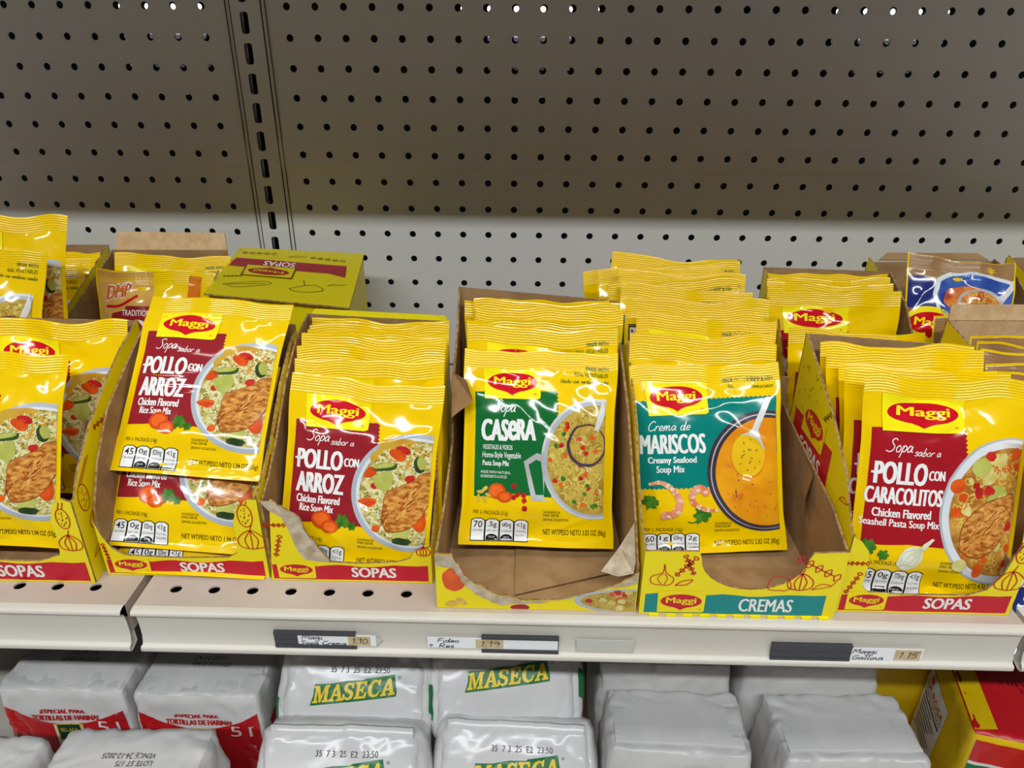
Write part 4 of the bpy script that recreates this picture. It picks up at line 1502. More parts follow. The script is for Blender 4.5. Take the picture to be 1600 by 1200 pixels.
# box A, far left
A0, A1 = -6.95, -2.62
t, loc = carton('display_box', 'yellow soup display box at the far left edge, cut by the frame', A0, A1, -13.95, -9.1, (-8.15, -8.2),
                [(-9.1, -8.15), (-11.4, -9.1), (-13.4, -10.6), (-13.9, -11.3)],
                [(-9.1, -8.15), (-10.29, -8.57), (-11.39, -9.11), (-12.51, -9.83), (-13.41, -10.61), (-13.75, -11.1)],
                [(A0, -11.3), (A0 + .45, -11.5), (A0 + .5, -12.4), (A0 + .8, -12.95), (A1 - 1.3, -12.98), (A1 - .7, -12.75), (A1 - .62, -12.3), (A1 - .66, -11.7), (A1 - .5, -11.2), (A1 - .25, -11.0), (A1, -11.1)], group=SOUP_BOXES)
front_strip(t, loc, A0, A1, -13.95, 'SOPAS', wx=(A0 + 1.85, A0 + 3.05))
mb = MB()
cv = flat_canvas(mb, (A1, 0, 0), (0, 1, 0), (0, 0, 1), (1, 0, 0))
D_cv = Draw(t, loc, ((A1, 0, 0), (0, 1, 0), (0, 0, 1), (1, 0, 0)))
D_cv('dipper_drawing', dipper_doodle, -13.45, -11.3, .38, -12.9, -10.4)
D_cv('chili_drawing', chili_doodle, -13.7, -13.0, .6)
D_cv('onion_drawing', onion_doodle, -13.2, -12.3, .5)
D_cv('herb_drawing', herb_doodle, -12.0, -9.9, .35)
cv2 = flat_canvas(mb, (0, -13.95, 0), (1, 0, 0), (0, 0, 1), (0, -1, 0))
D_cv2 = Draw(t, loc, ((0, -13.95, 0), (1, 0, 0), (0, 0, 1), (0, -1, 0)))
D_cv2('onion_drawing', onion_doodle, A1 - .32, -12.6, .5)
D_cv2('dipper_drawing', dipper_doodle, A1 - .32, -11.6, .3, A1 - .25, -11.1)

# box B
B0, B1 = -2.45, 1.87
t, loc = carton('display_box', 'yellow soup display box left of the torn one, holding three sliding packets', B0, B1, -13.62, -8.95, (-8.25, -8.3),
                [(-8.95, -8.2), (-10.35, -8.8), (-11.9, -9.6), (-12.85, -10.6), (-13.45, -11.6), (-13.6, -12.2)],
                [(-8.95, -8.45), (-9.6, -8.65), (-10.75, -9.3), (-12.0, -10.35), (-12.95, -10.85), (-13.5, -11.1)],
                [(B0, -11.9), (B0 + .12, -12.4), (B0 + .3, -12.8), (B0 + .6, -13.0), (B0 + 2, -13.05), (B1 - 1.0, -13.0), (B1 - .75, -12.85), (B1 - .68, -12.4), (B1 - .7, -11.9), (B1 - .55, -11.4), (B1 - .25, -11.15), (B1, -11.15)], group=SOUP_BOXES)
front_strip(t, loc, B0, B1, -13.62, 'SOPAS', h=.5, wx=(B0 + 2.0, B0 + 3.15))
mb = MB()
cv = flat_canvas(mb, (0, -13.62, 0), (1, 0, 0), (0, 0, 1), (0, -1, 0))
D_cv = Draw(t, loc, ((0, -13.62, 0), (1, 0, 0), (0, 0, 1), (0, -1, 0)))
D_cv('dipper_drawing', dipper_doodle, B1 - .36, -11.65, .34, B1 - .3, -11.2)
D_cv('onion_drawing', onion_doodle, B1 - .3, -12.7, .6)
D_cv('herb_drawing', herb_doodle, B0 + .12, -12.9, .22, a=1.7)
cv = flat_canvas(mb, (B1, 0, 0), (0, 1, 0), (0, 0, 1), (1, 0, 0))
D_cv = Draw(t, loc, ((B1, 0, 0), (0, 1, 0), (0, 0, 1), (1, 0, 0)))
for y, z in ((-12.6, -10.9), (-11.6, -10.2), (-10.6, -9.6), (-9.7, -8.9)):
    D_cv('herb_drawing', herb_doodle, y, z, .3, a=.6)

# box C, front torn on the left
C0, C1 = 1.95, 6.2
torn = wob([(C0 + .28, -11.1), (C0 + .55, -11.3), (C0 + .98, -11.6), (C0 + 1.02, -11.9), (C0 + 1.35, -12.6), (C0 + 1.62, -13.02)], .025, 5, 4)
t, loc = carton('display_box', 'yellow soup display box with its front torn away on the left', C0, C1, -13.7, -8.0, (-8.33, -8.52), PROF,
                [(-8.0, -8.6), (-9.0, -9.2), (-10.76, -10.6), (-12.0, -11.9), (-13.19, -12.6)],
                torn + [(C0 + 2.4, -13.05), (C1 - .9, -12.98), (C1 - .55, -12.85), (C1 - .42, -12.6), (C1 - .1, -12.5), (C1, -12.45)], group=SOUP_BOXES)
front_strip(t, loc, C0, C1, -13.7, 'SOPAS', h=.52, wx=(C0 + 2.15, C0 + 3.3))
mb = MB()
cv = flat_canvas(mb, (0, -13.7, 0), (1, 0, 0), (0, 0, 1), (0, -1, 0))
D_cv = Draw(t, loc, ((0, -13.7, 0), (1, 0, 0), (0, 0, 1), (0, -1, 0)))
cv.poly([(C0 + .02, -11.12), (C0 + .3, -11.12)] + torn[1:] + [(C0 + 1.3, -13.0), (C0 + .95, -12.95), (C0 + .78, -12.6), (C0 + .62, -11.9), (C0 + .5, -11.6), (C0 + .2, -11.4)], 'torn_paper', 0)
mb.build('torn_layer', SHEETS[t.name][(0, -1, 0)], loc)
mb = MB()
cv = flat_canvas(mb, (0, -13.7, 0), (1, 0, 0), (0, 0, 1), (0, -1, 0))
D_cv = Draw(t, loc, ((0, -13.7, 0), (1, 0, 0), (0, 0, 1), (0, -1, 0)))
D_cv('herb_drawing', herb_doodle, C0 + .25, -11.85, .25)
D_cv('herb_drawing', herb_doodle, C0 + .3, -12.55, .3, a=1.3)
D_cv('onion_drawing', onion_doodle, C1 - .2, -12.75, .3)
mb = MB()
panel(mb, [(C0 + .1, -8.02, -8.35), (C1 - .02, -8.02, -8.5), (C1 - .1, -7.82, -8.4), (C0 + .2, -7.82, -8.24)], .03, (0, -.5, .9), 'card_yellow_shaded', 'cardboard', 'cardboard_edge')
mb.build('back_flap', t, loc, smooth=False)

# box D, torn brown one
D0, D1 = 6.42, 11.4
cut = wob([(D0, -11.95), (D0 + .42, -11.98), (D0 + .55, -12.3), (D0 + .85, -12.75), (D0 + 1.4, -13.15), (D0 + 2.1, -13.34), (D0 + 2.9, -13.34), (D0 + 3.5, -13.2), (D0 + 4.1, -12.95), (D0 + 4.6, -12.72), (D1 - .12, -12.5), (D1, -12.4)], .025, 11, 4)
t, loc = carton('display_box', 'tall brown cardboard display box with a large ragged round front tear', D0, D1, -14.58, -8.2, (-7.35, -7.72),
                [(-8.2, -7.35), (-9.0, -8.3), (-10.2, -9.3), (-10.9, -11.0), (-12.83, -11.7), (-14.3, -11.9)],
                [(-8.2, -7.72), (-9.28, -8.67), (-11.39, -9.61), (-12.77, -10.72), (-13.56, -11.34), (-14.39, -12.2)], cut, group=SOUP_BOXES, xb=(6.56, 11.25))
mb = MB()
cv = flat_canvas(mb, (0, -14.58, 0), (1, 0, 0), (0, 0, 1), (0, -1, 0))
D_cv = Draw(t, loc, ((0, -14.58, 0), (1, 0, 0), (0, 0, 1), (0, -1, 0)))
low = wob([(D1 - .02, -12.72), (D1 - .9, -12.98), (D1 - 1.8, -13.28), (D1 - 2.6, -13.44), (D0 + 1.6, -13.5), (D0 + 1.15, -13.28), (D0 + .8, -13.02), (D0 + .62, -12.72), (D0 + .45, -12.38), (D0, -12.3)], .03, 12, 4)
cv.poly(cut + low, 'torn_paper', 4)
mb.build('torn_layer', SHEETS[t.name][(0, -1, 0)], loc)
mb = MB()
cv = flat_canvas(mb, (0, -14.58, 0), (1, 0, 0), (0, 0, 1), (0, -1, 0))
D_cv = Draw(t, loc, ((0, -14.58, 0), (1, 0, 0), (0, 0, 1), (0, -1, 0)))
FD = SHEETS[t.name][(0, -1, 0)]
for nm, fn in (('carrot_picture', lambda c: c.blob(D0 + .45, -12.72, .3, .38, 'carrot', -1, 3, .04, 16)),
               ('pasta_picture', lambda c: (c.ell(D0 + .38, -13.5, .17, .1, 'pasta', 0, rot=.2), c.ell(D0 + .62, -13.42, .16, .09, 'pasta', 1, rot=-.6))),
               ('pepper_picture', lambda c: c.blob(D0 + 2.1, -13.58, .24, .1, 'card_maroon', -1, 4, .1, 12))):
    mb = MB()
    c_ = flat_canvas(mb, (0, -14.58, 0), (1, 0, 0), (0, 0, 1), (0, -1, 0))
    c_.clip = (D0, -13.64, D1 - .02, -12.3)
    c_.base = .005
    fn(c_)
    mb.build(nm, FD, loc)
mb = MB()
cv = flat_canvas(mb, (0, -14.58, 0), (1, 0, 0), (0, 0, 1), (0, -1, 0), .001)
cv.clip = (D0, -13.64, D1 - .02, -12.85)
cv.ell(D1 - .05, -13.32, 1.5, .4, 'bowl_rim', -2)
cv.ell(D1 - .03, -13.32, 1.36, .33, 'noodle_soup', -1.5)
r = random.Random(3)
for k in range(60):
    x, z = D1 - r.uniform(.05, 1.2), r.uniform(-13.6, -12.7)
    if ((x - D1) / 1.3) ** 2 + ((z + 13.32) / .31) ** 2 < 1:
        if k % 3 == 0:
            cv.blob(x, z, .1, .08, r.choice(['carrot', 'tomato_bit', 'potato']), .2 * k, k, .2, 7)
        else:
            a = r.uniform(0, 3)
            cv.stroke([(x - .06 * math.cos(a), z - .05 * math.sin(a)), (x, z), (x + .06 * math.cos(a + .3), z + .05 * math.sin(a + .3))], .02, 'noodle', .2 * k)
mb.build('bowl_picture', FD, loc)
mb = MB()
panel(mb, wob([(D0 + .9, -13.2), (D0 + .95, -9.2), (D0 + 2.6, -9.2), (D0 + 2.6, -13.9)], .0, 3, 1) and
      [(D0 + 1.95, -14.2, -13.52), (D1 - .2, -13.2, -13.52), (D1 - .2, -9.3, -13.52), (D0 + 1.95, -9.3, -13.52)], .04, (0, 0, 1), 'cardboard', 'cardboard', 'card_crease')
mb.build('bottom_flap', t, loc, smooth=False)
mb = MB()
# the torn corner of the left wall, bent into the box
V = [(D0 + .05, -9.3, -8.4), (D0 + .1, -10.3, -9.1), (D0 + .55, -11.0, -9.0), (D0 + .75, -11.35, -9.45), (D0 + .4, -11.35, -9.75), (D0 + .15, -11.3, -10.0), (D0 + .03, -11.0, -10.6), (D0 + .02, -9.6, -9.6)]
mb.add(V, [(0, 1, 7), (1, 2, 3), (1, 3, 4), (1, 4, 5), (1, 5, 6), (1, 6, 7)], 'cardboard')
mb.build('torn_corner', t, loc, smooth=False)
mb = MB()
V = [(D1 - .9, -14.3, -12.62), (D1 - .45, -14.0, -12.1), (D1 - .1, -13.8, -11.5), (D1 - .08, -14.4, -12.2), (D1 - .12, -14.5, -12.5), (D1 - .5, -14.5, -12.6)]
mb.add(V, [(0, 1, 5), (1, 2, 3), (1, 3, 4), (1, 4, 5)], 'torn_paper')
mb.build('torn_corner', t, loc, smooth=False)

# box E, CREMAS
E0, E1 = 11.47, 16.3
ucut = [(E0 + 1.42 + 1.22 + 1.28 * math.cos(math.pi + math.pi * k / 14), -11.85 + .95 * math.sin(math.pi + math.pi * k / 14)) for k in range(15)]
t, loc = carton('display_box', 'yellow display box with a teal band and a half-round front cutout', E0, E1, -14.65, -9.0, (-9.6, -9.7),
                [(-9.0, -8.6), (-9.4, -8.9), (-11.39, -9.8), (-12.77, -10.85), (-13.56, -11.45), (-14.6, -11.7)],
                [(-9.0, -10.55), (-9.6, -10.7), (-10.77, -10.87), (-12.14, -11.03), (-13.37, -11.17), (-14.53, -11.6)],
                [(E0, -11.68), (E0 + 1.3, -11.66)] + ucut + [(E0 + 4.0, -11.65), (E1, -11.6)], group=SOUP_BOXES)
front_strip(t, loc, E0 + .05, E1 - .2, -14.65, 'CREMAS', 'card_teal', h=.66, wx=(E0 + 2.45, E0 + 3.75), lx=(E0 + .42, E0 + 1.6))
mb = MB()
cv = flat_canvas(mb, (0, -14.65, 0), (1, 0, 0), (0, 0, 1), (0, -1, 0))
D_cv = Draw(t, loc, ((0, -14.65, 0), (1, 0, 0), (0, 0, 1), (0, -1, 0)))
D_cv('garlic_drawing', garlic_doodle, E0 + .5, -12.7, .52, 'card_red')
D_cv('herb_drawing', herb_doodle, E0 + 1.0, -12.15, .32, 'card_red', .9)
D_cv('herb_drawing', herb_doodle, E0 + 1.12, -12.1, .28, 'card_red', 2.0)
D_cv('onion_drawing', onion_doodle, E1 - 1.0, -12.78, .52, 'card_red')
D_cv('tomato_drawing', lambda c: c.stroke([(E1 - 1.35, -12.8), (E1 - 1.75, -12.75), (E1 - 1.7, -12.4), (E1 - 1.35, -12.4), (E1 - 1.2, -12.7), (E1 - 1.35, -12.8)], .025, 'card_red'))
D_cv('chili_drawing', chili_doodle, E1 - .7, -12.75, .5, 'card_red')
D_cv('herb_drawing', herb_doodle, E1 - .72, -12.05, .55, 'card_red', -.5)
mb = MB()
for k in range(11):
    x = E0 + .25 + k * .42
    box(mb, (x, -14.72, ZS + .0), (x + .25, -14.64, ZS + .05), 'card_yellow')
mb.build('bottom_tabs', t, loc, smooth=False)
mb = MB()
V = [(E1 - .075, -10.9, -10.95), (E1 - .09, -12.1, -11.1), (E1 - .3, -12.4, -11.7), (E1 - .22, -12.3, -12.4), (E1 - .1, -11.9, -12.0), (E1 - .09, -11.3, -11.7)]
mb.add(V, [(0, 1, 5), (1, 4, 5), (1, 2, 4), (2, 3, 4)], 'cardboard')
mb.build('torn_corner', t, loc, smooth=False)

# box F, right
F0, F1 = 16.42, 20.75
t, loc = carton('display_box', 'yellow soup display box at the right with lettered side and wavy packets', F0, F1, -14.42, -9.3, (-8.2, -8.5),
                [(-9.3, -8.2), (-10.41, -8.66), (-11.98, -9.38), (-13.31, -10.25), (-14.2, -11.3)],
                [(-9.3, -8.5), (-10.3, -8.9), (-10.9, -10.5), (-12.0, -12.0), (-14.2, -12.4)],
                [(F0, -11.3), (F0 + .22, -11.45), (F0 + .45, -11.75), (F0 + .52, -12.2), (F0 + .5, -12.8), (F0 + .7, -13.0), (F0 + 1.2, -13.06), (F1 - 1.2, -13.05), (F1 - .75, -12.85), (F1 - .5, -12.4), (F1 - .4, -11.8), (F1 - .12, -11.2), (F1, -11.2)], group=SOUP_BOXES)
front_strip(t, loc, F0, F1, -14.42, 'SOPAS', h=.56, wx=(F0 + 2.15, F0 + 3.3))
mb = MB()
cv = flat_canvas(mb, (0, -14.42, 0), (1, 0, 0), (0, 0, 1), (0, -1, 0))
D_cv = Draw(t, loc, ((0, -14.42, 0), (1, 0, 0), (0, 0, 1), (0, -1, 0)))
D_cv('herb_drawing', herb_doodle, F0 + .2, -12.1, .25)
D_cv('herb_drawing', herb_doodle, F0 + .25, -12.75, .3, a=1.2)
D_cv('dipper_drawing', dipper_doodle, F1 - .2, -11.65, .35, F1 - .1, -11.3)
D_cv('onion_drawing', onion_doodle, F1 - .3, -12.85, .6)
# left side, seen from the front: y runs to the front, so letters read down the wall
cs_ = flat_canvas(mb, (F0, 0, 0), (0, -1, 0), (0, 0, 1), (-1, 0, 0))
D_cs_ = Draw(t, loc, ((F0, 0, 0), (0, -1, 0), (0, 0, 1), (-1, 0, 0)))
r = random.Random(5)


def seeds(c):
    for k in range(26):
        y, z = r.uniform(9.6, 11.0), r.uniform(-10.8, -8.9)
        c.stroke([(y, z), (y + .02, z + .1)], .03, 'card_ink', 0, smooth=False)


D_cs_('seed_drawing', seeds)
D_cs_('herb_drawing', herb_doodle, 11.6, -9.7, .35, 'card_ink', .8)
D_cs_('chili_drawing', chili_doodle, 13.3, -11.0, .5)
D_cs_('herb_drawing', herb_doodle, 13.6, -12.0, .35, 'card_line', 1)
D_cs_('onion_drawing', onion_doodle, 13.3, -13.0, .6)
mb = MB()
cs2 = flat_canvas(mb, (F0, 0, 0), (0, -1, 0), (0, 0, 1), (-1, 0, 0))
cs2.poly([(9.7, -11.45), (12.45, -11.4), (12.4, -10.2), (9.65, -10.35)], 'card_red', 1)
logo(cs2, 10.3, -10.68, 11.85, -9.72, 'card_yellow', 'card_red', 'card_yellow', 3)
cs2.text('SOPAS', 10.35, -11.3, 11.9, -10.85, 'card_white', 3, fat=.02)
mb.build('side_print', SHEETS[t.name][(-1, 0, 0)], loc)

# box G behind
G0, G1 = 16.66, 21.0
t, loc = carton('display_box', 'yellow display box of packets standing behind the lettered box', G0, G1, -8.9, -4.1, (-7.9, -8.0),
                [(-4.1, -7.9), (-6.3, -8.96), (-7.5, -10.2), (-8.8, -11.4)], [(-4.1, -8.0), (-5.6, -8.6), (-7.5, -10.2), (-8.8, -11.4)],
                [(G0, -11.4), (G0 + .5, -12.9), (G1 - .5, -12.9), (G1, -11.4)], group='display boxes on the back of the shelf')
# box H
t, loc = carton('display_box', 'brown-lined display box at the back right holding the tilted blue-bowl packet', 21.1, 25.7, -7.4, -2.0, (-8.3, -8.2),
                [(-2.0, -8.1), (-4.3, -8.6), (-5.8, -9.6), (-7.3, -11.2)], [(-2.0, -8.1), (-3.6, -8.3), (-5.0, -9.0), (-7.3, -11.2)],
                [(21.1, -11.2), (21.6, -12.9), (25.2, -12.9), (25.7, -11.2)], group='display boxes on the back of the shelf')
mb = MB()
panel(mb, [(21.5, -2.02, -8.2), (25.5, -2.02, -8.15), (25.2, -1.75, -7.98), (21.9, -1.75, -8.0)], .04, (0, -.6, .8), 'cardboard', 'cardboard', 'cardboard_edge')
mb.build('back_flap', t, loc, smooth=False)
# box I
t, loc = carton('display_box', 'yellow display box cut by the right edge with brown packets fanned inside', 20.98, 25.4, -13.0, -8.0, (-8.25, -8.2),
                [(-8.0, -8.24), (-9.6, -8.5), (-10.6, -9.3), (-11.6, -10.6), (-12.9, -12.2)], [(-8.0, -8.2), (-10.4, -9.0), (-12.9, -12.2)],
                [(20.98, -12.2), (21.5, -13.0), (25, -13.0), (25.4, -12.2)], group='display boxes on the back of the shelf', inner='cardboard_light')
mb = MB()
panel(mb, [(21.05, -8.0, -8.24), (25.4, -8.0, -8.2), (25.4, -7.85, -7.75), (21.1, -7.85, -7.8)], .03, (0, -.9, .3), 'cardboard_light', 'card_yellow', 'cardboard_edge')
mb.build('back_flap', t, loc, smooth=False)
mb = MB()
V = [(21.0, -10.3, -8.75), (21.06, -11.2, -9.9), (21.4, -10.9, -9.9), (21.35, -10.2, -8.95)]
mb.add(V, [(0, 1, 2, 3)], 'cardboard')
mb.build('side_flap', t, loc, smooth=False)
# box J corner
t, loc = carton('display_box', 'brown display box corner at the upper right frame edge', 26.0, 30.2, -7, -2.2, (-8.0, -8.0),
                [(-2.2, -7.9), (-3.4, -8.2), (-4.8, -9.2), (-6.8, -11)], [(-2.2, -8), (-6.8, -11)], [(26.0, -11), (26.5, -12.9), (29.5, -12.9), (30.2, -11)], group='display boxes on the back of the shelf')

# box K, back left
t, loc = carton('display_box', 'shaded yellow display box at the back left with onion drawings on its side', -11.6, -7.2, -8.3, -1.9, (-8.1, -8.05),
                [(-1.9, -8.05), (-8.2, -10.5)], [(-1.9, -8.05), (-3.06, -8.5), (-5.07, -9.3), (-6.6, -9.9), (-8.2, -10.6)], [(-11.6, -10.5), (-11, -12.9), (-8, -12.9), (-7.2, -10.6)], 'card_yellow_shaded', group='display boxes on the back of the shelf')
mb = MB()
cv = flat_canvas(mb, (-7.2, 0, 0), (0, 1, 0), (0, 0, 1), (1, 0, 0))
D_cv = Draw(t, loc, ((-7.2, 0, 0), (0, 1, 0), (0, 0, 1), (1, 0, 0)))
D_cv('onion_drawing', onion_doodle, -6.0, -10.5, .65)
D_cv('onion_drawing', onion_doodle, -6.5, -10.6, .4)
D_cv('chili_drawing', chili_doodle, -7.6, -10.6, .5, 'card_red')
D_cv('herb_drawing', herb_doodle, -4.6, -9.8, .4)
# box L
t, loc = carton('display_box', 'brown-lined display box with its back flap standing up behind the peach packet', -6.95, -2.6, -8.0, -2.2, (-8.15, -8.1),
                [(-2.2, -8.2), (-4.15, -8.86), (-5.61, -9.39), (-7.9, -11)], [(-2.2, -8.2), (-4, -8.9), (-7.9, -11)], [(-6.95, -11), (-6.4, -12.9), (-3.2, -12.9), (-2.6, -11)], group='display boxes on the back of the shelf')
mb = MB()
panel(mb, [(-6.85, -2.2, -8.2), (-2.6, -2.2, -8.1), (-2.75, -1.85, -7.55), (-6.8, -1.85, -7.55)], .05, (0, -.7, .5), 'cardboard_light', 'card_yellow_shaded', 'cardboard_edge')
mb.build('back_flap', t, loc, smooth=False)

# box M, closed carton
M_c = [(-1.75, -6.25), (3.05, -7.25), (2.35, -1.75), (-2.5, -1.1)]
loc = (.3, -4, ZS)
t = thing('closed_carton', 'closed shaded-yellow soup carton with upside-down lettering on its lid', 'carton', loc)
mb = MB()
zt = -8.35
V = [(x, y, ZS + .01) for x, y in M_c] + [(x, y, zt) for x, y in M_c]
mb.add(V, [(0, 1, 5, 4), (1, 2, 6, 5), (2, 3, 7, 6), (3, 0, 4, 7), (3, 2, 1, 0)], 'card_yellow_shaded')
mb.build('carton_body', t, loc, smooth=False)
mb = MB()
V = [(M_c[0][0] - .1, M_c[0][1] - .12, zt + .02), (M_c[1][0] + .05, M_c[1][1] - .2, zt + .02), (M_c[2][0] + .04, M_c[2][1] + .03, zt + .03), (M_c[3][0] - .05, M_c[3][1] + .03, zt + .03)]
panel(mb, V, .05, (0, 0, 1), 'card_yellow_shaded', 'cardboard', 'cardboard_edge')
mb.build('lid_flap', t, loc, smooth=False)
mb = MB()
ex = Vector((M_c[1][0] - M_c[0][0], M_c[1][1] - M_c[0][1], 0)).normalized()
ey = Vector((M_c[3][0] - M_c[0][0], M_c[3][1] - M_c[0][1], 0)).normalized()
cv = flat_canvas(mb, (M_c[0][0], M_c[0][1], zt + .03), tuple(ex), tuple(ey), (0, 0, 1), .006)
D_cv = Draw(t, loc, ((M_c[0][0], M_c[0][1], zt + .03), tuple(ex), tuple(ey), (0, 0, 1), .006))
cv.poly([(.0, 2.9), (3.9, 2.9), (4.55, 2.6), (4.5, 3.9), (.1, 3.9)], 'card_maroon', 0)
cv.text('SOPAS', 1.3, 3.2, 2.55, 3.75, 'card_white', 2, off=.02, flip=True)
logo(cv, .75, 2.0, 2.6, 3.1, 'card_yellow_shaded', 'card_maroon', 'card_yellow_shaded', 3, frame='card_ink', flip=True)
mb.build('lid_print', t, loc)
mb = MB()
cv = flat_canvas(mb, (M_c[0][0], M_c[0][1], zt + .03), tuple(ex), tuple(ey), (0, 0, 1), .006)
D_cv = Draw(t, loc, ((M_c[0][0], M_c[0][1], zt + .03), tuple(ex), tuple(ey), (0, 0, 1), .006))
D_cv('herb_drawing', herb_doodle, .8, 4.6, .6, 'card_ink', .1)
D_cv('herb_drawing', herb_doodle, 3.6, 4.5, .6, 'card_ink', -.1)
D_cv('chili_drawing', chili_doodle, 2.1, 4.4, .7, 'card_ink')


def corn_doodle(c):
    c.stroke([(.3, .9), (.9, 1.2), (1.7, 1.5), (2.0, 1.3), (1.5, 1.0), (.8, .7), (.3, .9)], .03, 'card_ink')
    for k in range(10):
        c.stroke([(.5 + k * .13, .9 + k * .04), (.6 + k * .13, .95 + k * .04)], .04, 'card_ink', smooth=False)


def pepper_doodle(c):
    c.stroke([(2.7, 1.0), (3.2, 1.4), (3.6, 1.5), (3.9, 1.1), (3.4, .8), (2.9, .8), (2.7, 1.0)], .03, 'card_ink')
    c.stroke([(3.2, 1.4), (3.1, 1.9)], .03, 'card_ink')


D_cv('corn_drawing', corn_doodle)
D_cv('pepper_drawing', pepper_doodle)
D_cv('chili_drawing', chili_doodle, 4.0, 1.6, .6, 'card_ink')
D_cv('herb_drawing', herb_doodle, .4, 1.75, .3, 'card_ink', .3)

# ------------------------------------------------------------------ packets
GA = 'packets in the far left box'
put_packet('rice', 0, (-5.55, -11.3, -8.25), (-5.72, -13.35, -12.9), 'soup packet in front at the far left edge, half out of the frame', GA, roll=.0)
put_packet('rice', 1, (-4.72, -9.75, -8.0), (-4.75, -10.9, -13.0), 'soup packet behind the front one at the far left, badge half covered', GA)
GB = 'packets sliding in the box left of the torn one'
put_packet('rice', 0, (-.14, -9.05, -7.5), (-.45, -12.6, -11.33), 'maroon rice soup packet standing highest, leaning over the second box', GB)
put_packet('rice', 1, (-.38, -10.2, -9.0), (-.65, -13.3, -12.98), 'soup packet just below the highest one, only its lower half showing', GB)
put_packet('rice', 2, (-.15, -9.7, -10.4), (-.3, -13.38, -13.45), 'lowest packet in the second box, only its bottom strip showing', GB)
GC = 'packets in the torn-front yellow box'
for k, (tp, lab) in enumerate((
        ((4.37, -11.25, -8.97), 'maroon rice soup packet with the white torn card in front of its lower left'),
        ((4.3, -10.7, -8.62), 'rice soup packet directly behind the front packet of the torn yellow box'),
        ((4.25, -10.15, -8.47), 'third packet from the front in the torn yellow box'),
        ((4.25, -9.65, -8.38), 'fourth packet from the front in the torn yellow box'),
        ((4.27, -9.2, -8.41), 'fifth packet from the front in the torn yellow box'),
        ((4.23, -8.75, -8.41), 'sixth packet from the front in the torn yellow box'),
        ((4.2, -8.35, -8.42), 'rearmost packet in the torn yellow box, against its back'))):
    bt = lean(tp, 5.1)
    if k == 0:
        bt = (4.02, -13.42, -13.5)
    put_packet('rice', (2, 0, 1, 2, 0, 1, 2)[k], tp, bt, lab, GC)
GD = 'green vegetable soup packets in the brown box'
for k, (tp, lab, yw) in enumerate((
        ((8.97, -10.25, -8.46), 'green labelled vegetable pasta soup packet facing out of the brown box', 0),
        ((9.01, -9.75, -8.02), 'packet just behind the green labelled one, its seal text above it', 0),
        ((8.98, -9.4, -7.9), 'third packet from the front in the brown box', 0),
        ((9.2, -9.05, -7.66), 'fourth packet from the front in the brown box, pushed right', 0),
        ((9.12, -8.75, -7.62), 'fifth packet from the front in the brown box', 0),
        ((8.85, -8.45, -7.66), 'rearmost packet in the brown box, sticking out at the left', 0))):
    bt = lean(tp, 5.3, zb=-13.45)
    if k == 0:
        bt = (8.9, -12.65, -13.1)
    put_packet('casera', k % 3, tp, bt, lab, GD)
GE = 'seafood soup packets filling the teal-banded box'
spec = [
    ((13.48, -10.2, -8.81), 0, 'teal cream of seafood packet at the front of its box', 0, 0),
    ((13.52, -9.6, -8.5), 1, 'packet turned back to front right behind the front seafood packet', 0, 1),
    ((13.61, -9.1, -8.44), 0, 'third packet from the front in the teal-banded box', 0, 0),
    ((13.67, -8.5, -8.12), 0, 'fourth packet from the front in the teal-banded box, shifted right', .035, 0),
    ((13.36, -7.95, -7.95), 1, 'fifth packet from the front in the teal-banded box, turned back to front', .04, 1),
    ((13.9, -7.45, -7.95), 0, 'sixth packet from the front, its right corner poking out above', .0, 0),
    ((13.3, -6.8, -7.79), 0, 'seventh packet from the front behind the seafood packet', .05, 0),
    ((13.39, -6.3, -7.69), 0, 'eighth packet from the front behind the seafood packet', -.04, 0),
    ((13.47, -5.8, -7.64), 0, 'ninth packet from the front behind the seafood packet', .02, 0),
    ((13.31, -5.3, -7.61), 0, 'tenth packet from the front behind the seafood packet', -.07, 0),
    ((13.78, -4.8, -7.6), 0, 'second packet from the wall in the long seafood row', -.03, 0),
    ((13.1, -4.2, -7.6), 0, 'rearmost packet of the long seafood row, nearest the wall', .08, 0)]
for k, (tp, _, lab, rl, bk) in enumerate(spec):
    bt = lean(tp, 5.15, zb=-13.5, lim=.975)
    if k == 0:
        bt = (13.75, -12.42, -13.4)
    put_packet('facts' if bk else 'cream', k % 3, tp, bt, lab, GE, roll=rl)
put_packet('rice', 1, (13.1, -3.5, -8.2), (12.9, -4.6, -13.1), 'soup packet with a red badge peeping out left behind the seafood row', roll=-.1)
GF = 'packets in the lettered right box'
put_packet('pasta', 0, (19.02, -12.15, -8.2), (18.85, -13.98, -13.55), 'crimson shell pasta soup packet facing out at the right', GF)
put_packet('pasta', 1, (18.72, -11.5, -8.35), (18.72, -13.5, -13.5), 'packet behind the shell pasta packet, its left strip showing', GF, roll=.02)
put_packet('pasta', 2, (18.95, -10.95, -8.5), (18.85, -12.95, -13.5), 'third packet from the front in the lettered right box', GF)
put_packet('pasta', 1, (18.75, -10.35, -8.25), lean((18.75, -10.35, -8.25), 5.66), 'fourth packet from the front in the lettered right box', GF)
put_packet('pasta', 0, (18.75, -9.85, -8.3), lean((18.75, -9.85, -8.3), 5.66), 'rearmost packet in the lettered right box', GF)
GG = 'packets in the box behind the lettered one'
put_packet('rice', 0, (18.7, -4.6, -7.98), lean((18.7, -4.6, -7.98), 5.1, lim=.99), 'rearmost packet in the back box, under its cardboard rim', GG)
put_packet('rice', 1, (18.6, -5.05, -8.0), lean((18.6, -5.05, -8.0), 5.1, lim=.985), 'third packet from the front in the back box', GG)
put_packet('rice', 2, (18.5, -5.5, -8.02), lean((18.5, -5.5, -8.02), 5.1, lim=.985), 'second packet from the front in the back box', GG)
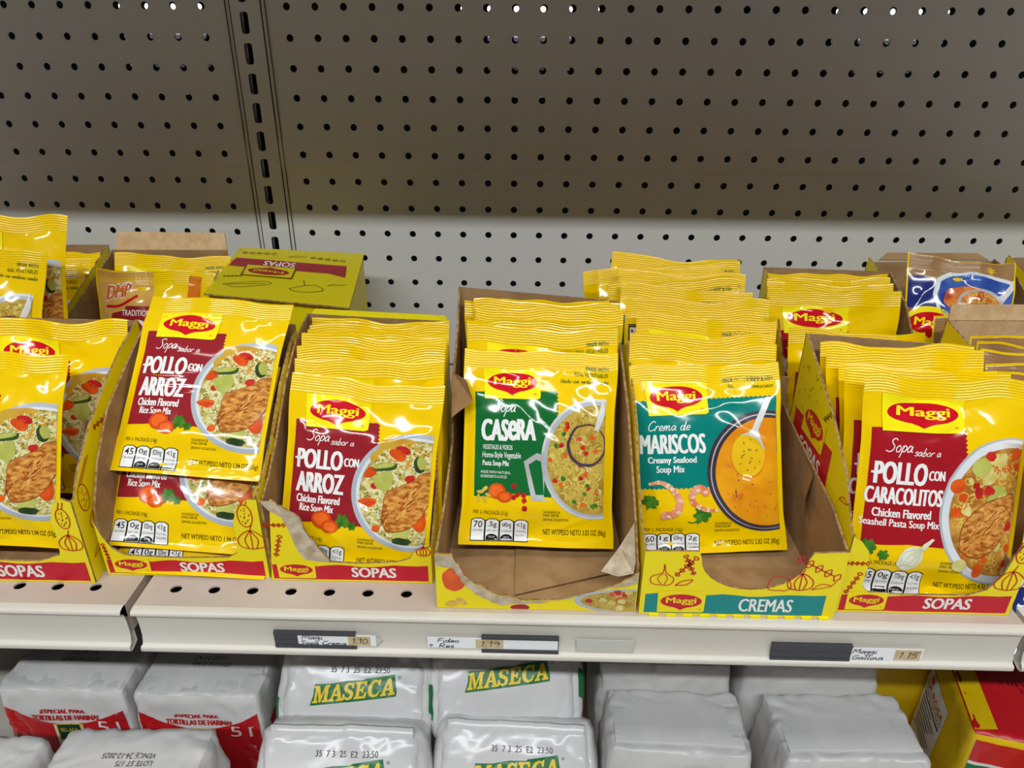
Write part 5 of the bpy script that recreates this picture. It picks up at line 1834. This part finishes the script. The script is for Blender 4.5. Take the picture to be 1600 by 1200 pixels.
put_packet('pasta', 1, (18.45, -6.05, -8.08), (18.4, -7.4, -13.4), 'packet showing its whole red badge above the lettered box', GG)
put_packet('pasta', 2, (18.75, -7.6, -8.85), (18.7, -8.55, -13.5), 'front packet of the back box, its badge cut off by the lettered box', GG)
put_packet('noodle', 0, (22.6, -4.2, -7.5), (22.9, -6.2, -12.1), 'brown packet with a blue noodle bowl tilted above the right boxes', roll=.14)
put_packet('brown', 0, (23.55, -6.2, -8.75), (23.6, -7.2, -13.5), 'brown packet with ribbed seal in front of the blue-bowl packet')
GI = 'brown packets fanned in the box cut by the right edge'
for k, (x, y, z) in enumerate(((23.4, -8.55, -8.5), (23.3, -9.0, -8.56), (23.2, -9.5, -8.62), (23.1, -10.0, -8.72), (23.0, -10.5, -8.8), (22.95, -11.0, -8.88))):
    lab = ('rearmost brown packet in the box at the right edge', 'second brown packet from the back in the right edge box', 'third brown packet from the back in the right edge box',
           'fourth brown packet from the back in the right edge box', 'fifth brown packet from the back in the right edge box', 'front brown packet in the box at the right edge')[k]
    put_packet('brown', k % 3, (x, y, z), lean((x, y, z), 5.0), lab, GI)
put_packet('white', 0, (22.7, -13.25, -9.0), (23.0, -14.05, -13.6), 'white and blue soup packet with a tomato at the lower right edge')
put_packet('casera', 0, (28.4, -4.0, -8.4), (28.3, -5.2, -13.4), 'yellow packet inside the brown box at the upper right edge')
put_packet('dmp', 0, (-4.0, -5.0, -8.02), (-4.05, -6.6, -12.8), 'peach packet with a slanted orange emblem and white letters')
put_packet('casera', 1, (-4.3, -3.2, -8.05), (-4.3, -4.4, -13.2), 'yellow packet behind the peach one, under the raised flap')
GK = 'loose packets at the upper left edge'
put_packet('rice', 1, (-7.75, -6.9, -5.68), (-7.7, -8.2, -10.6), 'tallest loose packet at the upper left edge', GK, roll=.06)
put_packet('casera', 2, (-8.1, -7.9, -6.3), (-8.2, -9.6, -11.2), 'loose yellow packet in front of the tallest one, upper left', GK, roll=.1)
put_packet('facts', 0, (-8.05, -8.35, -7.75), (-8.1, -8.9, -12.8), 'lowest loose packet at the left edge, its bright top turned over', GK)
for k in range(3):
    put_packet('casera', k, (-9.3 - .0 * k, -2.6 - .6 * k, -8.15 - .05 * k), (-9.3, -3.8 - .6 * k, -13.3),
               ('rearmost packet in the shaded yellow box at the back left', 'middle packet in the shaded yellow box at the back left', 'front packet in the shaded yellow box at the back left')[k], 'packets in the olive box')

# ------------------------------------------------------------------ price tags on the channel
holder(2.27, 4.35, -14.80, -14.28, 'dark grey label holder under the torn yellow box', .58, 5.02)
card(2.86, 4.86, -14.72, -14.36, [('Magi', 2.96, 3.5, -14.52, .07), ('Sopa Crema', 2.9, 4.1, -14.70, .055)], ('1.10', 4.15, 4.72, -14.70, -14.40), 'white price card reading 1.10 below the torn yellow box')
holder(7.55, 9.5, -14.82, -14.28, 'dark grey label holder around the card priced 1.19', 0)
card(6.17, 9.48, -14.72, -14.36, [('Fideo', 6.42, 6.98, -14.52, .06), ('Res', 6.45, 6.85, -14.70, .06), ('o', 6.22, 6.3, -14.66, .05)], ('1.19', 7.4, 8.1, -14.70, -14.40), 'long white price card reading 1.19 below the brown box')
holder(14.85, 16.85, -14.85, -14.32, 'solid dark grey label holder below the teal-banded box', 2.0)
card(16.86, 18.65, -14.83, -14.40, [('Maggi', 16.88, 17.5, -14.58, .065), ('Gallina', 16.9, 17.7, -14.79, .065)], ('1.15', 17.95, 18.6, -14.79, -14.45), 'white price card reading 1.15 at the right')
mb = MB()
box(mb, (9.95, YF - .02, -14.78), (11.4, YF, -14.36), 'holder_clear')
o = mb.build('clear_label', origin=(10.7, YF, -14.6), smooth=False)
tag(o, 'empty clear label strip right of the 1.19 card', 'label')


# ------------------------------------------------------------------ flour bags
class Bag:
    def __init__(self, W, D, H, r, seed, taper=.0, bulge=.12, crk=.05):
        self.h = np.array([W / 2, D / 2, H / 2])
        self.r, self.seed, self.taper, self.bulge, self.crk = r, seed, taper, bulge, crk
        self.H = H

    def pt(self, P):
        """P on the surface of the box (-1..1 on every axis)"""
        p = np.asarray(P, float) * self.h
        inner = np.maximum(self.h - self.r, .01)
        q = np.clip(p, -inner, inner)
        d = p - q
        L = np.linalg.norm(d, axis=1, keepdims=True)
        n = d / np.where(L < 1e-9, 1, L)
        # blend the radius so flat faces stay where they are
        out = q + n * self.r
        u = P
        for ax in range(3):
            o = [a for a in range(3) if a != ax]
            w = np.clip(np.abs(u[:, ax]) - .0, 0, 1) ** 8
            out[:, ax] += np.sign(u[:, ax]) * w * self.bulge * (1 - u[:, o[0]] ** 2) * (1 - u[:, o[1]] ** 2) * (.4 if ax == 2 else 1)
        res = np.zeros(len(out))
        for i, a in enumerate(out):
            v = Vector((a[0] * .55 + self.seed * 3.1, a[1] * .55, a[2] * .55))
            w1 = noise.noise(v)
            w2 = noise.noise(v * 2.3 + Vector((5, 1, 2)))
            w3 = noise.noise(v * 1.3 + Vector((9, 4, 7)))
            res[i] = .55 * max(0, 1 - 5 * abs(w1)) ** 1.5 - .5 * max(0, 1 - 6 * abs(w2)) ** 1.5 + .5 * max(0, 1 - 6 * abs(w3)) ** 1.5 + .5 * w2 + .25 * noise.noise(v * 5)
        au = np.sort(np.abs(u), axis=1)
        edge = np.clip((au[:, 1] - .45) / .5, 0, 1) ** 1.6                # crumpled near the edges, taut in the middle
        out = out + n * (res * self.crk * (.3 + 1.1 * edge))[:, None]
        z = np.clip((out[:, 2] / self.h[2] - .55) / .45, 0, 1)
        out[:, :2] *= (1 - self.taper * z)[:, None]
        return out, n

    def face(self, f):
        ax, sg = {'front': (1, -1), 'back': (1, 1), 'left': (0, -1), 'right': (0, 1), 'top': (2, 1), 'bottom': (2, -1)}[f]
        return ax, sg

    def to3(self, f, Q):
        """Q: (N,2) in -1..1, as seen from outside: x right, y up"""
        a, b = Q[:, 0], Q[:, 1]
        o = np.ones(len(Q))
        return np.stack({'front': (a, -o, b), 'back': (-a, o, b), 'left': (-o, -a, b), 'right': (o, a, b), 'top': (a, b, o), 'bottom': (a, -b, -o)}[f], 1)

    def mesh(self, mb, m, n=38, mats=None):
        t = np.linspace(-1, 1, n + 1)
        t = np.sign(t) * np.abs(t) ** .8
        A, B = np.meshgrid(t, t, indexing='ij')
        Q = np.stack([A.ravel(), B.ravel()], 1)
        F = [(i * (n + 1) + j, (i + 1) * (n + 1) + j, (i + 1) * (n + 1) + j + 1, i * (n + 1) + j + 1) for i in range(n) for j in range(n)]
        for f in ('front', 'back', 'left', 'right', 'top'):
            P, N = self.pt(self.to3(f, Q))
            mb.add(P, F, (mats or {}).get(f, m))

    def canvas(self, mb, f, su, sv, h=.16, off=.02):
        """art in inches from the face centre"""
        def fn(Q):
            q = np.stack([Q[:, 0] / su, Q[:, 1] / sv], 1)
            q = np.clip(q, -1, 1)
            P, N = self.pt(self.to3(f, q))
            e = 1e-2
            P1, _ = self.pt(self.to3(f, q + np.array([e, 0])))
            P2, _ = self.pt(self.to3(f, q + np.array([0, e])))
            N = np.cross(P1 - P, P2 - P)
            N /= np.linalg.norm(N, axis=1, keepdims=True) + 1e-9
            return P, N
        return Canvas(mb, fn, h=h, base=off, step=.006)


def place(o, c, rx=0, rz=0, ry=0):
    o.matrix_world = Matrix.Translation(Vector(c) * U) @ Matrix.Rotation(rz, 4, 'Z') @ Matrix.Rotation(rx, 4, 'X') @ Matrix.Rotation(ry, 4, 'Y')


def top_fold(b, root, m, y=-.55, hgt=.06, name='folded_top', span=.92):
    """the glued lip folded over the top of the bag"""
    mb = MB()
    t = np.linspace(-span, span, 30)
    V, F = [], []
    for k, (yy, up_) in enumerate(((y + .9, .012), (y + .5, .03), (y, hgt), (y - .02, hgt * .4), (y - .015, -.01))):
        P, N = b.pt(b.to3('top', np.stack([t, np.full(30, max(-.98, min(.98, yy)))], 1)))
        P[:, 2] += up_
        V.append(P)
    for k in range(4):
        for i in range(29):
            F.append((k * 30 + i, (k + 1) * 30 + i, (k + 1) * 30 + i + 1, k * 30 + i + 1))
    mb.add(np.concatenate(V), F, m)
    return mb.build(name, root)


GREY = 'plain grey flour bags'


def grey_bag(c, W, D, H, label, seed, rz=0, rx=0, fold=-.72, group=GREY, orange=True, code=False):
    root = thing('flour_bag', label, 'flour bag', (0, 0, 0), group)
    b = Bag(W, D, H, .26, seed, .05, .10, .085)
    mb = MB()
    b.mesh(mb, 'bag_grey')
    mb.build('bag_body', root)
    top_fold(b, root, 'bag_grey', fold)
    if code:
        mb = MB()
        cv = b.canvas(mb, 'top', W / 2, D / 2, off=.03)
        cv.text('VENCE 24-12-2025', -.7, .62, .9, .8, 'code_ink', 1, shear=.1, flip=True)
        cv.text('LOTE 5T 175', -.2, .36, .9, .54, 'code_ink', 1, shear=.1, flip=True)
        mb.build('date_code', root)
    if orange:
        for f in ('left', 'right'):
            mb = MB()
            cv = b.canvas(mb, f, D / 2, H / 2)
            cv.poly([(-D * .45, H * .2), (D * .4, H * .05), (D * .4, -H * .1), (-D * .45, 0)], 'bag_orange', 0)
            mb.build('side_print', root)
    place(root, c, rx, rz)
    return root


def harina_bag(c, W, D, H, label, seed, rz=0, code='LOTE 5T 175'):
    root = thing('flour_bag', label, 'flour bag', (0, 0, 0), 'grey-topped flour bags with red labels')
    b = Bag(W, D, H, .2, seed, .03, .08, .06)
    mb = MB()
    b.mesh(mb, 'bag_grey', mats={'front': 'bag_white'})
    mb.build('bag_body', root)
    top_fold(b, root, 'bag_grey', -.93, .02)
    root.children[-1].location.z -= .012 * U
    mb = MB()
    cv = b.canvas(mb, 'front', W / 2, H / 2)
    h = H / 2
    w = W / 2 * .93
    top = h - .72
    arc = [(x, top - .75 + .55 * (x / w) ** 2 * 1.3) for x in np.linspace(-w, w, 15)]
    cv.poly([(-w, -h * .6), (w, -h * .6)] + arc[::-1], 'bag_red', 0)
    cv.poly([(w * .5, top - 1.4), (w * .95, top - 1.3), (w * .95, top - .35), (w * .55, top - .65)], 'bag_orange', 1) if 0 else None
    cv.rect(-.5, -h * .6, .5, top - .75, 'bag_white', 1)
    cv.rect(-.42, top - 1.5, .42, top - .72, 'bag_gold', 2)
    cv.rect(-.38, top - 1.46, .38, top - .76, 'bag_darkgreen', 3)
    cv.text('51', w * .5, top - 1.05, w * .86, top - .6, 'bag_white', 3)
    cv.text('SELLADA', -.3, top - 1.08, .3, top - .92, 'bag_gold', 4)
    cv.text('¡ESPECIAL PARA', -.82, top - .28, .7, top - .08, 'bag_red', 2, off=.015, fat=.008)
    cv.text('TORTILLAS DE HARINA!', -1.15, top - .56, 1.1, top - .33, 'bag_red', 2, off=.015, fat=.008)
    mb.build('front_label', root)
    for f in ('right', 'left'):
        mb = MB()
        cv = b.canvas(mb, f, D / 2, H / 2)
        cv.rect(-D * .38, h - 2.3, D * .38, h - 1.5, 'bag_red', 0)
        mb.build('side_label', root)
    mb = MB()
    cv = b.canvas(mb, 'top', W / 2, D / 2, off=.04)
    cv.text(code, -.6, -.3, .55, -.12, 'code_ink', 1, shear=.1)
    cv.text('VENCE 24-12-2025', -.6, -.58, .8, -.4, 'code_ink', 1, shear=.1)
    mb.build('date_code', root)
    place(root, c, 0, rz)
    return root


SERIF = {
    'M': [[(0, 0), (.42, 0), (.42, .12), (.3, .15), (.3, .7), (.52, 0), (.62, 0), (.86, .7), (.86, .15), (.74, .12), (.74, 0), (1.2, 0), (1.2, .12), (1.1, .15), (1.1, .85), (1.2, .88), (1.2, 1), (.84, 1), (.62, .38), (.4, 1), (0, 1), (0, .88), (.12, .85), (.12, .15), (0, .12)]],
    'A': [[(0, 0), (.4, 0), (.4, .12), (.3, .15), (.36, .3), (.62, .3), (.68, .15), (.58, .12), (.58, 0), (1.05, 0), (1.05, .12), (.95, .15), (.62, 1), (.42, 1), (.1, .15), (0, .12)], [(.4, .42), (.58, .42), (.49, .7)]],
    'S': [[(0, 0), (.1, 0), (.18, .08), (.4, -.02), (.7, .05), (.8, .28), (.7, .5), (.32, .66), (.28, .8), (.4, .89), (.6, .8), (.64, .66), (.75, .66), (.75, 1), (.65, 1), (.58, .94), (.38, 1.02), (.12, .94), (.03, .72), (.12, .52), (.5, .36), (.55, .22), (.42, .11), (.2, .2), (.12, .38), (0, .38)]],
    'E': [[(0, 0), (.85, 0), (.9, .36), (.78, .36), (.68, .14), (.36, .14), (.36, .44), (.5, .44), (.54, .34), (.64, .34), (.64, .68), (.54, .68), (.5, .57), (.36, .57), (.36, .87), (.64, .87), (.72, .7), (.83, .7), (.82, 1), (0, 1), (0, .88), (.12, .85), (.12, .15), (0, .12)]],
    'C': [[(.95, .36), (.84, .36), (.7, .16), (.5, .12), (.34, .28), (.3, .5), (.36, .76), (.52, .88), (.7, .82), (.8, .64), (.9, .64), (.9, 1), (.8, 1), (.74, .94), (.5, 1.02), (.2, .92), (.03, .66), (.03, .34), (.2, .08), (.5, -.02), (.8, .06)]],
}
ADV = {'M': 1.25, 'A': 1.02, 'S': .86, 'E': .95, 'C': 1.0}


def maseca(cv, cx, cy, w, h, slope=.12):
    word = 'MASECA'
    k = w / sum(ADV[c] for c in word)

    def pts(c, x, grow):
        out = []
        P = SERIF[c][0]
        xm, ym = ADV[c] / 2, .5
        return P
    # green backing shape following the word
    a, b = cx - w / 2, cx + w / 2
    g = .07

    def tr(x, y):
        return (cx - w / 2 + x + .1 * h * y / h, cy - h / 2 + y + slope * x)
    back = [tr(-g, -g), tr(w + g, -g), tr(w + g, h * .2), tr(w + g - .05, h * .5), tr(w - .08, h + g + .03), tr(w * .62, h + g), tr(w * .6, h + g * .4), tr(w * .4, h + g), tr(w * .2, h + g * .4), tr(-g * .2, h + g), tr(-g * .2, h * .8), tr(0, h * .5)]
    cv.poly(back, 'bag_green', 0)
    x = 0
    for c in word:
        loops = SERIF[c]
        cv.poly([tr((x + p[0]) * k, p[1] * h) for p in loops[0]], 'bag_gold', 2)
        for lp in loops[1:]:
            cv.poly([tr((x + p[0]) * k, p[1] * h) for p in lp], 'bag_green', 3)
        x += ADV[c]
    cv.text('®', b + .1, cy + h * .4 + slope * w, b + .2, cy + h * .4 + .1 + slope * w, 'bag_green', 1)


def corn_bag(c, W, label, seed, rx, rz=0, H=5.6):
    root = thing('flour_bag', label, 'flour bag', (0, 0, 0), 'silver corn flour bags with green and yellow lettering')
    D = 1.8
    b = Bag(W, D, H, .4, seed, .02, .3, .075)
    mb = MB()
    b.mesh(mb, 'bag_silver', 46)
    mb.build('bag_body', root)
    mb = MB()
    t_ = np.linspace(-.9, .9, 24)
    V = []
    for up_, yo in ((-.12, -.12), (.16, -.16), (.2, -.1), (-.05, 0)):
        P, N = b.pt(b.to3('front', np.stack([t_, np.full(24, .93)], 1)))
        P[:, 2] += up_
        P[:, 1] += yo + .06 * np.sin(t_ * 4 + seed)
        V.append(P)
    mb.add(np.concatenate(V), [(k * 24 + i, k * 24 + i + 1, (k + 1) * 24 + i + 1, (k + 1) * 24 + i) for k in range(3) for i in range(23)], 'bag_silver')
    mb.build('top_seam', root)
    mb = MB()
    cv = b.canvas(mb, 'front', W / 2, H / 2)
    maseca(cv, .05, H / 2 - 1.62, 2.65, .52)
    mb.build('brand_lettering', root)
    mb = MB()
    cv = b.canvas(mb, 'front', W / 2, H / 2)
    cv.text('35  7 3  25  E2  23:50', -.75, H / 2 - .92, 1.2, H / 2 - .74, 'code_ink', 1)
    mb.build('date_code', root)
    for f in ('left', 'right'):
        mb = MB()
        cv = b.canvas(mb, f, D / 2, H / 2)
        cv.poly([(-D * .4, -H * .1), (D * .4, -H * .3), (D * .4, .0), (-D * .4, H * .15)], 'bag_green', 0)
        mb.build('side_print', root)
    place(root, c, rx, rz)
    return root


LZ = -30.0
harina_bag((-6.7, -10.0, -25.15), 4.4, 3.6, 9.7, 'grey-topped flour bag with red label at the left edge, back row', 1)
harina_bag((-2.2, -10.0, -25.2), 4.35, 3.6, 9.6, 'grey-topped flour bag with red label beside the silver bags', 2, code='24-12-2025')
grey_bag((-8.0, -15.25, -24.95), 4.6, 3.6, 9.9, 'plain grey bag top in the lower left corner', 3, rz=-.06, group='plain grey bags in the front row', orange=False)
grey_bag((-2.85, -15.25, -24.8), 4.7, 3.7, 10.3, 'plain grey bag in front of the red-label bag, right of the corner one', 4, rz=.03, group='plain grey bags in the front row', orange=False, code=True)
corn_bag((3.05, -11.05, -21.05), 4.8, 'silver bag with green and yellow lettering, back row left', 5, -.72, H=3.6)
corn_bag((8.05, -10.6, -20.75), 4.75, 'silver bag with green and yellow lettering, back row right', 6, -.72, rz=.04, H=3.6)
corn_bag((3.0, -14.0, -22.9), 5.1, 'silver bag front row left, only its date code showing', 7, -.72)
corn_bag((8.4, -13.45, -23.2), 4.95, 'silver bag front row right, lettering cut by the picture bottom', 8, -.72, rz=-.03)
grey_bag((13.4, -9.3, -24.7), 4.5, 3.4, 10.6, 'plain grey flour bag half hidden under the shelf edge, left of its twin', 9)
grey_bag((18.2, -9.3, -24.6), 4.6, 3.4, 10.8, 'plain grey flour bag half hidden under the shelf edge, beside the yellow bag', 10)
grey_bag((13.5, -12.4, -25.1), 4.5, 2.6, 9.8, 'plain grey flour bag beside the silver bags, its square top in full view', 11, rz=-.03)
grey_bag((18.75, -12.45, -25.1), 4.6, 2.7, 9.8, 'plain grey flour bag next to the red bag, its square top in full view', 12, rz=.02)
grey_bag((13.7, -15.2, -25.9), 4.6, 2.6, 8.2, 'lowest plain grey bag at the bottom edge, right of the silver bags', 13, rz=.04)


def rosa_bag(c, W, D, H, label, seed, rz=0, full=True):
    root = thing('flour_bag', label, 'flour bag', (0, 0, 0), 'red and yellow flour bags')
    b = Bag(W, D, H, .3, seed, .0, .1, .04)
    mb = MB()
    b.mesh(mb, 'bag_yellow', mats={'top': 'bag_red'})
    mb.build('bag_body', root)
    mb = MB()
    cv = b.canvas(mb, 'front', W / 2, H / 2)
    h = H / 2
    cv.rect(-W * .47, h - 1.15, W * .47, h - .25, 'bag_red', 0)
    cv.rect(-W * .47, h - 1.25, W * .47, h - 1.13, 'bag_white', 1)
    cv.rect(-W * .47, h - 1.55, W * .47, h - 1.25, 'bag_green', 1)
    mb.build('front_label', root)
    mb = MB()
    cv = b.canvas(mb, 'left', D / 2, H / 2)
    cv.rect(-D * .42, -h * .8, D * .1, h - 1.0, 'bag_white', 0)
    cv.text('LA ROSA', -D * .38, h - 1.75, D * .07, h - 1.45, 'bag_red', 2, off=.02)
    cv.blob(-D * .3, h - 1.25, .17, .15, 'bag_red', 2, 3, .1)
    cv.text('HARINA DE TRIGO', -D * .38, h - 1.95, D * .07, h - 1.8, 'code_ink', 2)
    cv.rect(-D * .38, h - 2.12, D * .07, h - 2.02, 'bag_darkgreen', 2)
    for k in range(8):
        cv.rect(-D * .38, h - 2.3 - k * .18, -D * .38 + D * .4 * (.7 + .3 * ((k * 7) % 4) / 3), h - 2.24 - k * .18, 'code_ink', 2)
    mb.build('side_label', root)
    mb = MB()
    # folded yellow gusset at the left end of the top
    P, N = b.pt(b.to3('top', np.array([[-.97, -.9], [-.97, .9], [-.7, .9], [-.7, -.9]])))
    P[:, 2] += (.02, .02, .16, .16)
    Q = P.copy()
    Q[2:, 0] += .04
    Q[2:, 2] -= .15
    mb.add(np.concatenate([P, Q[2:]]), [(0, 3, 2, 1), (3, 5, 4, 2)], 'bag_yellow')
    mb.build('folded_gusset', root, smooth=False)
    mb = MB()
    cv = b.canvas(mb, 'top', W / 2, D / 2)
    cv.text('L 175 VTO 12 25', -.9, .25, .9, .42, 'film_black', 1)
    cv.text('24 09 11:06', -.4, -.0, .8, .16, 'film_black', 1)
    mb.build('date_code', root)
    place(root, c, 0, rz)
    return root


rosa_bag((25.1, -11.5, -24.8), 4.6, 4.0, 10.0, 'red-topped flour bag with yellow side at the lower right', 21, -.22)
rosa_bag((23.9, -7.2, -24.3), 4.6, 3.4, 10.6, 'yellow bag peeping out behind the red-topped bag', 22, -.1)
rosa_bag((26.0, -15.75, -25.4), 4.6, 3.0, 9.2, 'lower red and yellow bag in the bottom right corner', 23, -.1)

bpy.context.view_layer.update()
